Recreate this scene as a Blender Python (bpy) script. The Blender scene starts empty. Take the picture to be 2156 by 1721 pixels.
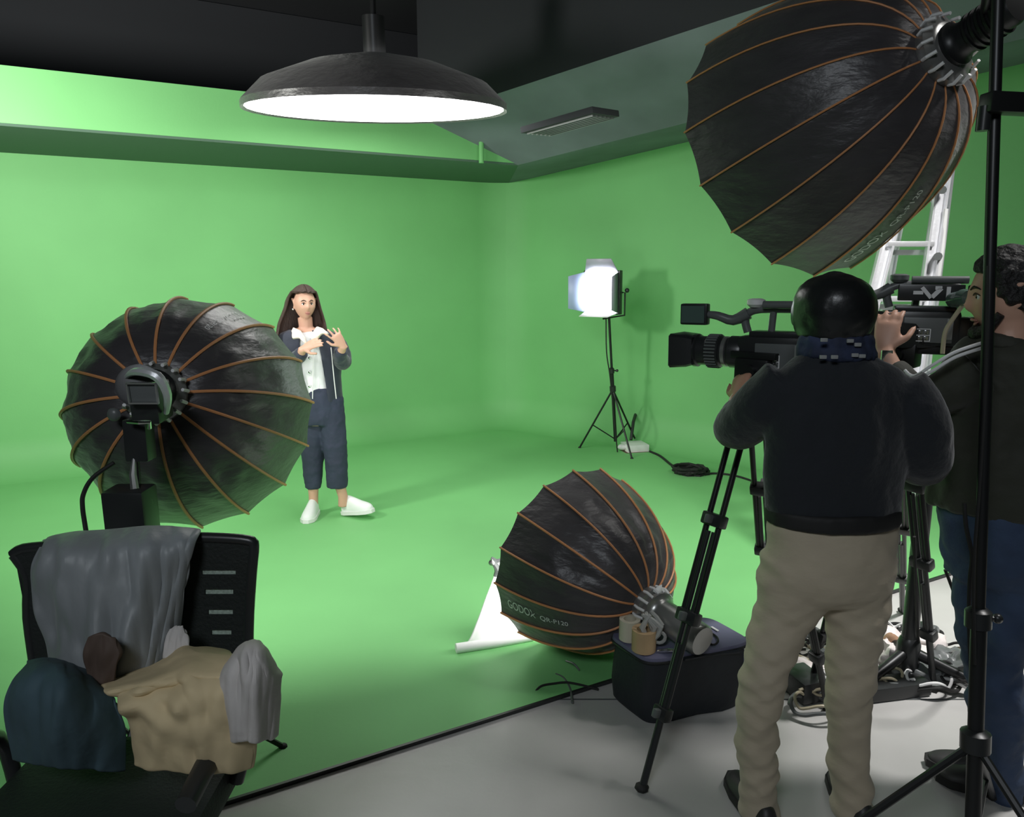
import bpy, bmesh, math, random
from mathutils import Vector as V, Matrix, noise
random.seed(7)
SC = bpy.context.scene
COL = SC.collection
PI = math.pi
# ---------------------------------------------------------------- camera, world, exposure
F, CX, CY, HC, PIT = 1560.0, 1078.0, 860.5, 1.73, math.radians(10.48)
cd = bpy.data.cameras.new('camera'); cam = bpy.data.objects.new('camera', cd); COL.objects.link(cam)
cd.sensor_width = 36; cd.lens = F / 2156 * 36; cd.clip_start = .05; cd.clip_end = 60
cam.location = (0, 0, HC); cam.rotation_euler = (PI / 2 - PIT, 0, 0)
SC.camera = cam
w = bpy.data.worlds.new('world'); SC.world = w; w.use_nodes = True
w.node_tree.nodes['Background'].inputs[0].default_value = (.6, .75, 1, 1)
w.node_tree.nodes['Background'].inputs[1].default_value = .02
SC.view_settings.view_transform = 'Standard'; SC.view_settings.look = 'None'
SC.view_settings.gamma = 1; SC.view_settings.use_curve_mapping = False
SC.view_settings.exposure = 0.0
# light strengths (emission of the diffusers and lamps)
E_TOP, E_LEFT, E_LOW, E_OVER, E_PANEL = 6.0, 12.0, 6.5, 6.5, 15.0
def area(name, loc, aim, size, power, col=(1, 1, 1)):
    l = bpy.data.lights.new(name, 'AREA'); l.energy = power; l.color = col; l.shape = 'DISK'; l.size = size
    o = bpy.data.objects.new(name, l); COL.objects.link(o); o.location = loc
    o.rotation_euler = (V(aim) - V(loc)).to_track_quat('-Z', 'Y').to_euler(); return o
cl_ = area('ceiling_fill', (2.75, 2.5, 3.95), (2.35, 3.5, 0), .5, 42, (1, .98, .96)); cl_.data.spread = math.radians(75)  # unseen light without a fixture, added to brighten the grey floor
area('assumed_wash_lamp', (-3.2, 3.3, 2.45), (-2.5, 7.0, 2.2), .5, 88, (1, 1, .94))  # assumed lamp out of view, added to brighten the left wall and bulkhead
area('ceiling_fill', (-1.0, -1.6, 3.9), (-.2, 1.8, .6), 1.2, 78, (.88, .94, 1))  # added fill behind the camera, brightens the crew and the chair
# ---------------------------------------------------------------- helpers
FW = V((0, math.cos(PIT), -math.sin(PIT))); UPV = V((0, math.sin(PIT), math.cos(PIT)))
def ray(px, py): return FW + V((1, 0, 0)) * ((px - CX) / F) - UPV * ((py - CY) / F)
def P(px, py, y): r = ray(px, py); return V((0, 0, HC)) + r * (y / r.y)          # the point at world depth y
def G(px, py, z=0): r = ray(px, py); return V((0, 0, HC)) + r * ((z - HC) / r.z)  # the point at height z
def S(r, g, b):
    f = lambda c: c / 255 / 12.92 if c <= 10 else ((c / 255 + .055) / 1.055) ** 2.4
    return (f(r), f(g), f(b), 1)
MATS = {}
def mat(name, col, rough=.7, metal=0, bump=0, scale=40, stretch=(1, 1, 1), var=0, vscale=6, sheen=0, emit=0, trans=0, spec=.5, coat=0):
    m = bpy.data.materials.new(name); m.use_nodes = True; nt = m.node_tree; b = nt.nodes['Principled BSDF']
    b.inputs['Base Color'].default_value = col; b.inputs['Roughness'].default_value = rough
    b.inputs['Metallic'].default_value = metal; b.inputs['Sheen Weight'].default_value = sheen
    b.inputs['Specular IOR Level'].default_value = spec; b.inputs['Coat Weight'].default_value = coat
    if emit: b.inputs['Emission Color'].default_value = col; b.inputs['Emission Strength'].default_value = emit
    if trans: b.inputs['Transmission Weight'].default_value = trans
    tc = nt.nodes.new('ShaderNodeTexCoord'); mp = nt.nodes.new('ShaderNodeMapping')
    mp.inputs['Scale'].default_value = stretch; nt.links.new(tc.outputs['Object'], mp.inputs[0])
    if bump:
        n = nt.nodes.new('ShaderNodeTexNoise'); n.inputs['Scale'].default_value = scale; n.inputs['Detail'].default_value = 4
        nt.links.new(mp.outputs[0], n.inputs[0]); bp = nt.nodes.new('ShaderNodeBump')
        bp.inputs['Strength'].default_value = bump; bp.inputs['Distance'].default_value = .02
        nt.links.new(n.outputs[0], bp.inputs['Height']); nt.links.new(bp.outputs[0], b.inputs['Normal'])
    if var:
        n = nt.nodes.new('ShaderNodeTexNoise'); n.inputs['Scale'].default_value = vscale; n.inputs['Detail'].default_value = 3
        nt.links.new(mp.outputs[0], n.inputs[0]); r = nt.nodes.new('ShaderNodeValToRGB')
        r.color_ramp.elements[0].position = .3; r.color_ramp.elements[1].position = .7
        r.color_ramp.elements[0].color = tuple(c * (1 - var) for c in col[:3]) + (1,)
        r.color_ramp.elements[1].color = tuple(min(1, c * (1 + var)) for c in col[:3]) + (1,)
        nt.links.new(n.outputs[0], r.inputs[0]); nt.links.new(r.outputs[0], b.inputs['Base Color'])
    MATS[name] = m; return m
def emission(name, col, strength):
    m = bpy.data.materials.new(name); m.use_nodes = True; nt = m.node_tree
    nt.nodes.remove(nt.nodes['Principled BSDF']); e = nt.nodes.new('ShaderNodeEmission')
    e.inputs[0].default_value = col; e.inputs[1].default_value = strength
    nt.links.new(e.outputs[0], nt.nodes['Material Output'].inputs[0]); return m
class MB:
    def __init__(s): s.v = []; s.f = []; s.M = Matrix()
    def add(s, vs, fs):
        n = len(s.v); s.v += [s.M @ V(p) for p in vs]; s.f += [tuple(i + n for i in f) for f in fs]; return s
    def box(s, c, d, rot=None, bev=.12):
        x, y, z = (k / 2 for k in d); c = V(c); b = min(d) * bev
        bm = bmesh.new(); bmesh.ops.create_cube(bm, size=1)
        for q in bm.verts: q.co = V((q.co.x * 2 * x, q.co.y * 2 * y, q.co.z * 2 * z))
        if bev: bmesh.ops.bevel(bm, geom=list(bm.edges), offset=b, segments=2, affect='EDGES', profile=.6)
        bm.verts.index_update()
        R = rot if rot is not None else Matrix.Identity(3)
        s.add([c + R @ q.co for q in bm.verts], [[q.index for q in f.verts] for f in bm.faces]); bm.free(); return s
    def loft(s, rings, cap=True, closed=True):
        n = len(rings[0]); vs = [p for r in rings for p in r]; fs = []
        for i in range(len(rings) - 1):
            for j in range(n if closed else n - 1):
                a, b = i * n + j, i * n + (j + 1) % n; fs.append((a, b, b + n, a + n))
        if cap and closed: fs.append(tuple(range(n))[::-1]); fs.append(tuple((len(rings) - 1) * n + k for k in range(n)))
        return s.add(vs, fs)
    def tube(s, pts, r, seg=8, smooth=0, cap=True):
        pts = [V(p) for p in pts]; rr = list(r) if isinstance(r, (list, tuple)) else [r] * len(pts)
        if smooth: pts, rr = spline(pts, rr, smooth)
        rings = []; u = None
        for i, p in enumerate(pts):
            t = (pts[min(i + 1, len(pts) - 1)] - pts[max(i - 1, 0)])
            t = t.normalized() if t.length > 1e-9 else V((0, 0, 1))
            if u is None: u = t.orthogonal().normalized()
            u = (u - t * u.dot(t)); u = u.normalized() if u.length > 1e-6 else t.orthogonal().normalized()
            w_ = t.cross(u)
            rings.append([p + (u * math.cos(a) + w_ * math.sin(a)) * rr[i] for a in (2 * PI * k / seg for k in range(seg))])
        return s.loft(rings, cap)
    def lathe(s, c, axis, prof, seg=24):
        ax = V(axis).normalized(); u = ax.orthogonal().normalized(); w_ = ax.cross(u); c = V(c)
        return s.loft([[c + ax * h + (u * math.cos(a) + w_ * math.sin(a)) * max(r, 1e-4) for a in (2 * PI * k / seg for k in range(seg))] for r, h in prof])
    def ball(s, c, r, sx=(1, 0, 0), seg=16):
        rx, ry, rz = r if isinstance(r, (tuple, list)) else (r, r, r); c = V(c); rings = []
        for i in range(1, seg):
            a = PI * i / seg
            rings.append([c + V((rx * math.sin(a) * math.cos(b), ry * math.sin(a) * math.sin(b), rz * math.cos(a))) for b in (2 * PI * k / seg for k in range(seg))])
        return s.loft(rings)
    def build(s, name, m, parent=None, smooth=True, mods=()):
        o = parent; off = V(parent['_o']) if parent is not None and '_o' in parent else V((0, 0, 0))
        me = bpy.data.meshes.new(name); me.from_pydata([p - off for p in s.v], [], s.f); me.update()
        bm = bmesh.new(); bm.from_mesh(me); bmesh.ops.recalc_face_normals(bm, faces=bm.faces); bm.to_mesh(me); bm.free()
        if smooth:
            me.polygons.foreach_set('use_smooth', [True] * len(me.polygons))
            if hasattr(me, 'set_sharp_from_angle'): me.set_sharp_from_angle(angle=math.radians(40))
        me.materials.append(m if not isinstance(m, str) else MATS[m])
        ob = bpy.data.objects.new(name, me); COL.objects.link(ob)
        if parent is not None: ob.parent = parent
        ob['_o'] = off
        for k, kw in mods:
            md = ob.modifiers.new(k, k)
            for a, b in kw.items(): setattr(md, a, b)
        return ob
def spline(pts, rr, n):
    op, orr = [], []
    for i in range(len(pts) - 1):
        p0, p1, p2, p3 = pts[max(i - 1, 0)], pts[i], pts[i + 1], pts[min(i + 2, len(pts) - 1)]
        r0, r1, r2, r3 = rr[max(i - 1, 0)], rr[i], rr[i + 1], rr[min(i + 2, len(rr) - 1)]
        for k in range(n):
            t = k / n; c = lambda a, b, c_, d: .5 * ((2 * b) + (c_ - a) * t + (2 * a - 5 * b + 4 * c_ - d) * t * t + (3 * b - a - 3 * c_ + d) * t ** 3)
            op.append(V([c(p0[q], p1[q], p2[q], p3[q]) for q in range(3)])); orr.append(r1 + (r2 - r1) * t)
    return op + [pts[-1]], orr + [rr[-1]]
def thing(name, label, cat, loc, group=None):
    o = bpy.data.objects.new(name, None); COL.objects.link(o); o.location = loc; o.empty_display_size = .1
    o['label'] = label; o['category'] = cat; o['_o'] = V(loc)
    if group: o['group'] = group
    return o
def tag(o, label, cat, group=None, kind=None):
    o['label'] = label; o['category'] = cat
    if group: o['group'] = group
    if kind: o['kind'] = kind
    return o
def struct(name, mb, m, smooth=False):
    o = mb.build(name, m, smooth=smooth); o['kind'] = 'structure'; return o
_tex = {}
def clouds(size, depth=2):
    k = (size, depth)
    if k not in _tex:
        t = bpy.data.textures.new('clouds', 'CLOUDS'); t.noise_scale = size; t.noise_depth = depth; _tex[k] = t
    return _tex[k]
def flesh(vox, disp=0, size=.08, it=6):
    m = [('REMESH', dict(mode='VOXEL', voxel_size=vox, use_smooth_shade=True)), ('SMOOTH', dict(factor=.5, iterations=it))]
    if disp: m.append(('DISPLACE', dict(texture=clouds(size), strength=disp, mid_level=.5, texture_coords='LOCAL')))
    return m
def frame(origin, X, Z=(0, 0, 1)):
    X = V(X).normalized(); Z = V(Z); Y = Z.cross(X).normalized(); Z = X.cross(Y)
    return Matrix.Translation(V(origin)) @ Matrix((X, Y, Z)).transposed().to_4x4()
# ---------------------------------------------------------------- materials
mat('green_paint', (.19, .52, .185, 1), .62, bump=.03, scale=60, var=.05, vscale=1.2)
mat('grey_floor', (.48, .475, .46, 1), .35, bump=.05, scale=20, var=.05, vscale=3)
mat('dark_paint', (.022, .024, .028, 1), .9)
mat('grey_soffit', (.15, .165, .19, 1), .85, var=.15, vscale=2)
mat('black_cloth', (.021, .020, .023, 1), .62, bump=.35, scale=9, stretch=(1, 1, 3), var=.2, vscale=5, sheen=.35)
mat('dome_cloth', (.052, .048, .052, 1), .40, bump=.3, scale=14, stretch=(1, 1, 2.5), var=.15, vscale=6, sheen=.2)
mat('orange_piping', (.62, .27, .11, 1), .5)
mat('white_lining', (.8, .8, .8, 1), .5)
mat('white_print', (.75, .75, .76, 1), .5)
mat('grey_print', (.30, .31, .31, 1), .6)
mat('black_metal', (.02, .021, .022, 1), .38, metal=.4)
mat('black_plastic', (.022, .024, .025, 1), .34)
mat('grey_plastic', (.12, .13, .13, 1), .38)
mat('chrome', (.75, .76, .75, 1), .2, metal=1)
mat('lamp_silver', (.36, .36, .35, 1), .3, metal=.7)
mat('aluminium', (.82, .83, .86, 1), .38, metal=.55, bump=.05, scale=60)
mat('rubber', (.012, .012, .012, 1), .7)
mat('sweater', (.009, .012, .017, 1), .85, bump=.25, scale=30, sheen=.25)
mat('beanie', (.012, .013, .014, 1), .33, bump=.1, scale=25)
mat('scarf', (.02, .03, .07, 1), .8, bump=.3, scale=25, var=.5, vscale=14)
mat('khaki', (.50, .43, .32, 1), .8, bump=.22, scale=14, stretch=(1, 1, 2), var=.06, vscale=5, sheen=.1)
mat('denim', (.035, .06, .12, 1), .8, bump=.3, scale=30, var=.2, vscale=8)
mat('navy_denim', (.028, .036, .066, 1), .8, bump=.25, scale=25, var=.15, vscale=8)
mat('navy_jacket', (.028, .034, .055, 1), .8, bump=.2, scale=25, sheen=.2)
mat('olive_jacket', (.030, .032, .022, 1), .75, bump=.25, scale=16, sheen=.15)
mat('skin', (.62, .36, .26, 1), .5, bump=.03, scale=40)
mat('skin_tan', (.50, .27, .18, 1), .5, bump=.05, scale=40)
mat('hair_brown', (.055, .030, .022, 1), .5, bump=.6, scale=60, stretch=(6, 6, .5), var=.3, vscale=30)
mat('hair_black', (.010, .009, .009, 1), .6, bump=.8, scale=60, var=.3, vscale=30)
mat('cream_fleece', (.85, .76, .66, 1), .9, bump=.4, scale=60)
mat('white_shirt', (.80, .81, .83, 1), .8, bump=.3, scale=12, stretch=(2, 2, .6))
mat('white_shoe', (.82, .86, .84, 1), .5, bump=.1, scale=20)
mat('dark_shoe', (.03, .03, .03, 1), .5)
mat('lip', (.46, .20, .17, 1), .4)
mat('eye_white', (.8, .8, .8, 1), .2)
mat('eye_dark', (.02, .012, .01, 1), .2)
mat('white_fabric', (.82, .84, .82, 1), .7, bump=.15, scale=8)
mat('chair_mesh', (.010, .014, .013, 1), .7, bump=.2, scale=120)
mat('grey_jacket', (.24, .26, .27, 1), .5, bump=.45, scale=7, stretch=(1.6, 1.6, .7), var=.2, vscale=4, sheen=.15)
mat('beige_wool', (.62, .50, .30, 1), .8, bump=.35, scale=8, var=.12, vscale=5)
mat('teal_coat', (.05, .09, .11, 1), .8, bump=.3, scale=10, var=.2)
mat('white_cotton', (.55, .52, .50, 1), .8, bump=.3, scale=12)
mat('bag_black', (.014, .018, .024, 1), .6, bump=.25, scale=14)
mat('bag_lid', (.15, .15, .24, 1), .6, bump=.2, scale=14)
mat('tan_tape', (.52, .36, .20, 1), .5, var=.15)
mat('cream_tape', (.62, .58, .46, 1), .5)
mat('clear_plastic', (.75, .76, .74, 1), .15, trans=.55)
mat('plastic_bag', (.78, .72, .70, 1), .3, bump=.6, scale=14, var=.08)
mat('brown_paper', (.34, .20, .12, 1), .8, bump=.4, scale=12)
mat('leather', (.30, .26, .20, 1), .5)
mat('khaki_cable', (.45, .40, .28, 1), .5)
mat('screen_glass', (.08, .12, .11, 1), .12)
mat('blue_leaf', (.35, .42, .62, 1), .4)
mat('mauve_leaf', (.40, .38, .48, 1), .4)
mat('reflection_brown', (.085, .058, .045, 1), .7)  # brown reflection on the draped jacket, painted as a coloured sheet
mat('wood_tan', (.38, .27, .18, 1), .6)
# ---------------------------------------------------------------- the room
K = V((-.06, 8.42, 0)); LD = V((-.88, -.475, 0)).normalized(); RD = V((.80, -.60, 0)).normalized()
N1 = V((.475, -.88, 0)).normalized(); N2 = V((-.60, -.80, 0)).normalized()
def cyc(name, path, H=2.72, r=.32):
    rings = []
    for p, n in path:
        rg = [p + n * (r - r * math.sin(a)) + V((0, 0, r - r * math.cos(a) + .012)) for a in (PI / 2 * k / 10 for k in range(11))]
        rings.append(rg + [p + V((0, 0, z)) for z in (1.2, 2.4, H)])
    return struct(name, MB().loft(rings, cap=False, closed=False), 'green_paint', smooth=True)
# rounded corner
RC = .55; nm = (N1 + N2).normalized(); half = math.acos(max(-1, min(1, N1.dot(nm)))); cc = K + nm * (RC / math.cos(half)); arc = []
for k in range(13):
    n = (N1.lerp(N2, k / 12)).normalized(); arc.append((cc - n * RC, n))
lp = [(K + LD * s, N1) for s in (9.0, 6.0, 3.0)] + [(arc[0][0], N1)] + arc[1:7]
rp = arc[6:] + [(K + RD * s, N2) for s in (2.0, 4.0, 6.0, 8.6)]
cyc('wall_left', lp); cyc('wall_right', rp, 4.05)
LE = K + LD * 9; RE = K + RD * 8.6
E0, ED = V((1.51, 3.5, 0)), V((.88, .475, 0)).normalized()          # the edge where the green floor ends
eL = E0 - ED * 8.2; eR = E0 + ED * 3.3
def slab(name, poly, z0, z1, m):
    n = len(poly); vs = [V((p[0], p[1], z0)) for p in poly] + [V((p[0], p[1], z1)) for p in poly]
    fs = [tuple(range(n))[::-1], tuple(range(n, 2 * n))] + [(i, (i + 1) % n, (i + 1) % n + n, i + n) for i in range(n)]
    return struct(name, MB().add(vs, fs), m)
slab('floor', [LE, K, K + RD * 5.9, eR, eL], -.1, .012, 'green_paint')
slab('floor', [(-9, -3.5), (8, -3.5), (8, 9), (-9, 9)], -.3, -.004, 'grey_floor')
e = MB(); nn = V((ED.y, -ED.x, 0))
e.add([eL, eR, eR + nn * .012, eL + nn * .012, eL + V((0, 0, .013)), eR + V((0, 0, .013)), eR + nn * .012 + V((0, 0, .013)), eL + nn * .012 + V((0, 0, .013))], [(0, 1, 2, 3), (4, 5, 6, 7), (0, 1, 5, 4), (2, 3, 7, 6), (1, 2, 6, 5), (0, 3, 7, 4)])
struct('trim_1', e, 'black_plastic')
# joints of the grey floor sheets
for q in range(6):
    a = G(1500, 1365 + q * 28); 
    struct('trim_2', MB().box(G(1850, 1400 + q * 24) + V((0, 0, -.003)), (3.0, .006, .004), bev=0), 'grey_plastic') if q in (1, 3) else None
# crossing walls that close the room behind the camera
def wall(name, a, b, m='dark_paint', H=4.05):
    a, b = V(a), V(b); d = (b - a).normalized(); n = V((d.y, -d.x, 0)) * .05
    struct(name, MB().add([a, b, b + n, a + n] + [p + V((0, 0, H)) for p in (a, b, b + n, a + n)], [(0, 1, 2, 3), (4, 5, 6, 7), (0, 1, 5, 4), (1, 2, 6, 5), (2, 3, 7, 6), (3, 0, 4, 7)]), m)
B1 = V((-6.2, -3.2, 0)); B2 = V((6.6, -3.2, 0))
wall('wall_side', LE, B1); struct('wall_back', MB().add([K + LD * 9 + V((0, 0, 2.71)), K + N1 * .0 + V((0, 0, 2.71)), K + V((0, 0, 4.05)), K + LD * 9 + V((0, 0, 4.05))], [(0, 1, 2, 3)]), 'dark_paint'); wall('wall_rear', B1, B2); wall('wall_front', B2, RE)
struct('ceiling', MB().box((-.5, 3, 4.12), (17, 14, .12), bev=0), 'dark_paint')
# bulkhead over the left wall: dark underside, lit face
OFF = 1.36
def bulk(s, off, z): return K + LD * s + N1 * off + V((0, 0, z))
b = MB(); A = [bulk(9, OFF, 2.69), V((.06, 6.975, 2.69)), V((K.x + .02, K.y + .02, 2.69)), bulk(9, 0, 2.69)]
B = [p + V((0, 0, .36)) for p in A]
b.add(A + B, [(0, 1, 2, 3), (4, 5, 6, 7), (0, 1, 5, 4), (1, 2, 6, 5), (2, 3, 7, 6), (3, 0, 4, 7)])
struct('trim_3', b, 'green_paint')
mat('underside_shade', (.075, .135, .095, 1), .8)  # shade under the bulkhead, put into the colour of its underside
slab('trim_5', [bulk(9, OFF - .004, 0), V((.055, 6.98, 0)), V((K.x + .02, K.y + .02, 0)), bulk(9, 0, 0)], 2.672, 2.692, 'underside_shade')
# dark raking soffit along the right wall
sl = .112
F0 = V((.05, 6.98, 2.675)); F1 = V((-.78, 6.56, 2.985))
def al(p, t): return V(p) + RD * t + V((0, 0, sl * t))
q0 = V((K.x, K.y, 2.672)) + N2 * -.02
s_ = [F0, F1, V((F1.x, F1.y, 4.05)), q0 + V((0, 0, 1.35)), q0]
s2 = [al(F0, 8), al(F1, 8), V(al(F1, 8)[:2] + (4.05,)), V(al(q0, 8)[:2] + (4.05,)), al(q0, 8)]
t4 = struct('trim_4', MB().add(s_ + s2, [(0, 1, 2, 3, 4), (5, 6, 7, 8, 9)] + [(i, (i + 1) % 5, (i + 1) % 5 + 5, i + 5) for i in range(5)]), 'grey_soffit')
t4.data.materials.append(MATS['dark_paint'])
for p_ in t4.data.polygons:
    if p_.center.z > 3.2 and abs(p_.normal.z) < .2: p_.material_index = 1
def ring_(c, ax, r):
    u_ = ax.orthogonal().normalized(); w_ = ax.cross(u_); return [c + (u_ * math.cos(t) + w_ * math.sin(t)) * r for t in (2 * PI * k / 24 for k in range(24))]
# ---------------------------------------------------------------- deep round softboxes
def softbox(label, c, az, el, roll, R, L, estr, sgn=1, rib_label=None, body='yoke', wr=.012, ribr=.0052, textgore=None, t0=.93, head=.26, phi=1.28, hang=None):
    c = V(c); a = V((math.sin(az) * math.cos(el), math.cos(az) * math.cos(el), math.sin(el)))
    s = a.cross(V((0, 0, 1))).normalized(); u = s.cross(a)
    s, u = s * math.cos(roll) + u * math.sin(roll), u * math.cos(roll) - s * math.sin(roll)
    rh = .085 * R / .45; hub = c - a * L
    root = thing('softbox_light', label, 'studio light', hub)
    N = 16; SEG = 8; T = 18
    def pt(t, g, d, infl=0, sagk=1):                                # g gore index, d in -.5..5 across it
        al_ = t * phi; rr = rh + (R - rh) * math.sin(al_) / math.sin(phi); z = -L * (1 - (1 - math.cos(al_)) / (1 - math.cos(phi)))
        h = PI / N; delta = d * 2 * h; ch = math.cos(h) / math.cos(delta)
        ch -= .012 * (1 - (2 * d) ** 2) * sagk * (0.4 + .6 * t)
        th = sgn * (g + .5 + d) * 2 * h
        rr = rr * ch + infl
        edge = 1 - .05 * (1 - (2 * d) ** 2) * max(0, t - .9) * 10 * .4
        return c + a * (z * 1.0 - (1 - edge) * .25) + (s * math.cos(th) + u * math.sin(th)) * rr
    mb = MB(); rings = []
    for i in range(T + 1):
        t = i / T; rg = []
        for g in range(N):
            for k in range(SEG):
                d = k / SEG - .5; p = pt(t, g, d)
                q = noise.noise(V((g * 3.1, d * 2.2, t * 11))) * wr * (.12 if g == textgore else 1) * math.sin(PI * t) * (1 - (2 * d) ** 2)
                rg.append(p + (p - c).normalized() * q * 1.6)
        rings.append(rg)
    n = len(rings[0]); mb.loft(rings, cap=False)
    fab = mb.build('fabric_shell', 'dome_cloth', root, mods=[])
    li = MB(); li.loft([[pt(i / 8, g, k / 2 - .5, -.032 if 0 < i < 8 else -.012) for g in range(N) for k in range(2)] for i in range(9)], cap=False)
    li.build('lining', 'white_lining', root)
    for g in range(N):
        MB().tube([pt(t / 16, g, -.5, .004) for t in range(17)], ribr * R / .45, 6).build('rib', 'orange_piping', root)
    dm = MB(); ring = [pt(.965, g, k / 4 - .5, -.02) for g in range(N) for k in range(4)]; m0 = c - a * .02
    dm.add(ring + [m0], [(i, (i + 1) % len(ring), len(ring)) for i in range(len(ring))])
    dm.build('diffuser', emission('diffuser_glow', (1, .985, .95, 1), estr), root)
    # ring mount with short levers, then the lamp head behind it
    mr = MB(); mr.lathe(hub, -a, [(rh * 1.02, -.012), (rh * 1.1, 0), (rh * 1.12, .03), (rh * .86, .045), (rh * .8, .05)], 32)
    ring_o = mr.build('mount_ring', 'lamp_silver', root)
    for g in range(0, N):
        th = sgn * g * 2 * PI / N; rd = s * math.cos(th) + u * math.sin(th)
        MB().tube([hub - a * .01 + rd * rh * 1.1, hub - a * .03 + rd * rh * 1.17, hub - a * .06 + rd * rh * 1.05], .006, 6).build('latch', 'white_lining', ring_o)  # white colour stands in for the gleam of the chrome latches
    hd = MB(); hr = .055 if body != 'silver' else .062
    hd.lathe(hub - a * .045, -a, [(hr * 1.3, 0), (hr * 1.35, .02), (hr * 1.1, .03), (hr, .05), (hr, head), (hr * .9, head + .012), (hr * .4, head + .014)], 28)
    hd.build('lamp_head', 'lamp_silver' if body == 'silver' else 'black_metal', root)
    fn = MB() if body != 'silver' else None
    for q in range(5 if fn else 0): fn.lathe(hub - a * (.12 + q * .022), -a, [(hr * 1.0, 0), (hr * 1.16, .001), (hr * 1.16, .009), (hr, .010)], 28)
    if fn: fn.build('cooling_fins', 'black_metal', root)
    if textgore is not None:
        cu = bpy.data.curves.new('lettering', 'FONT'); cu.body = 'GODOX  QR-P120'; cu.size = 1; cu.extrude = 0
        to = bpy.data.objects.new('lettering', cu); dg = bpy.context.evaluated_depsgraph_get()
        COL.objects.link(to); bpy.context.view_layer.update(); me = bpy.data.meshes.new_from_object(to.evaluated_get(bpy.context.evaluated_depsgraph_get()))
        COL.objects.unlink(to); bpy.data.objects.remove(to)
        bm = bmesh.new(); bm.from_mesh(me)
        for _ in range(2): bmesh.ops.subdivide_edges(bm, edges=[e_ for e_ in bm.edges if e_.calc_length() > .12], cuts=1)
        bmesh.ops.triangulate(bm, faces=bm.faces)
        xs = [q.co.x for q in bm.verts]; x0, x1 = min(xs), max(xs); tt = MB(); vs = []
        for q in bm.verts:
            f = (q.co.x - x0) / (x1 - x0); big = 1 if q.co.x < 3.4 else .62
            t = t0 - f * .40; d = (q.co.y * big - .35) * .40
            p = pt(t, textgore, -d * sgn * -1 if False else d * sgn * -1, .0)
            p2 = pt(t - .02, textgore, d * sgn * -1, 0); nrm = (pt(t, textgore, .3) - pt(t, textgore, -.3)).cross(p2 - p).normalized()
            if nrm.dot(p - (c - a * L * .4)) < 0: nrm = -nrm
            vs.append(p + nrm * (.0045 + wr * .1))
        sx2 = sorted(xs); cut = max(range(1, len(sx2)), key=lambda k: sx2[k] - sx2[k - 1]); cut = (sx2[cut] + sx2[cut - 1]) / 2
        for lo in (True, False):
            fs_ = [[q.index for q in f_.verts] for f_ in bm.faces if (f_.calc_center_median().x < cut) == lo]; use = sorted({i for f_ in fs_ for i in f_}); mp_ = {i: k for k, i in enumerate(use)}
            MB().add([vs[i] for i in use], [[mp_[i] for i in f_] for f_ in fs_]).build('lettering', 'white_print', root, smooth=False)
        bm.free()
    return root, hub, a, s, u, pt
def stand(label, top, foot, name='light_stand', rad=.014, spread=.45, hub_z=.55, rot=0, legs=3, group=None, col='black_metal', mid=True):
    top = V(top); foot = V(foot); root = thing(name, label, 'light stand', (foot.x, foot.y, 0), group)
    ax = (top - foot); at = lambda z: foot + ax * ((z - foot.z) / ax.z)
    MB().tube([at(.1), at(min(hub_z + .35, top.z * .6))], rad * 1.25, 12).build('pole', col, root)
    MB().tube([at(min(hub_z + .3, top.z * .55)), top], rad * .9, 12).build('pole', col, root)
    MB().lathe(at(min(hub_z + .35, top.z * .6)) - V((0, 0, .03)), ax, [(rad * 1.3, 0), (rad * 2, .005), (rad * 2, .05), (rad * 1.2, .06)], 14).build('collar', 'black_plastic', root)
    MB().lathe(at(hub_z), ax, [(rad * 1.3, -.03), (rad * 2.3, -.02), (rad * 2.3, .03), (rad * 1.3, .04)], 14).build('collar', 'black_plastic', root)
    k = MB(); q = at(min(hub_z + .35, top.z * .6)); k.tube([q, q + V((.045, 0, 0))], .007, 8); k.ball(q + V((.05, 0, 0)), .014, seg=8); k.build('knob', 'black_plastic', root)
    for i in range(legs):
        an = rot + i * 2 * PI / legs; d = V((math.cos(an), math.sin(an), 0)); f = V((foot.x, foot.y, .012)) + d * spread
        lg = MB().tube([at(hub_z), f], rad * .7, 8).build('leg', col, root)
        MB().ball(f, (.016, .016, .013), seg=8).build('rubber_foot', 'rubber', lg)
        MB().tube([at(.12), at(hub_z).lerp(f, .6)], rad * .5, 6).build('brace', col, root)
    return root
# left softbox on its stand
LB = softbox('black round softbox with orange ribs, seen from behind, on the stand beyond the chair', (-1.277, 2.93, 1.174), -.211, -.285, .83, .46, .57, E_LEFT, textgore=0, t0=.80, head=.12)
root, hub, a = LB[0], LB[1], LB[2]
hb = hub - a * .20
# boxy lamp body under the ring with a tilting bracket
m = MB(); m.M = frame(P(318, 845, 2.22), (0, 1, .1)); m.box((0, 0, 0), (.10, .085, .12)); m.build('lamp_body', 'black_plastic', root)
m = MB(); m.M = frame(P(301, 828, 2.15), (0, 1, .1)); m.box((0, 0, 0), (.01, .085, .062)); m.build('control_panel', 'grey_plastic', root)
m = MB(); m.M = frame(P(301, 828, 2.14), (0, 1, .1))
for y, z, dy, dz in ((0, .03, .088, .005), (0, -.03, .088, .005), (.042, 0, .005, .06), (-.042, 0, .005, .06)): m.box((-.002, y, z), (.008, dy, dz), bev=0)
m.build('panel_frame', 'chrome', root)
m = MB(); m.tube([P(262, 797, 2.2), P(285, 783, 2.16), P(330, 792, 2.14), P(352, 830, 2.16), P(350, 870, 2.2)], [.004, .012, .016, .013, .008], 8, smooth=4); m.build('lever', 'aluminium', root)
m = MB(); m.tube([P(270, 888, 2.14), P(293, 890, 2.12), P(314, 888, 2.14), P(314, 902, 2.15)], .007, 8); m.build('tilt_clamp', 'chrome', root)
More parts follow.
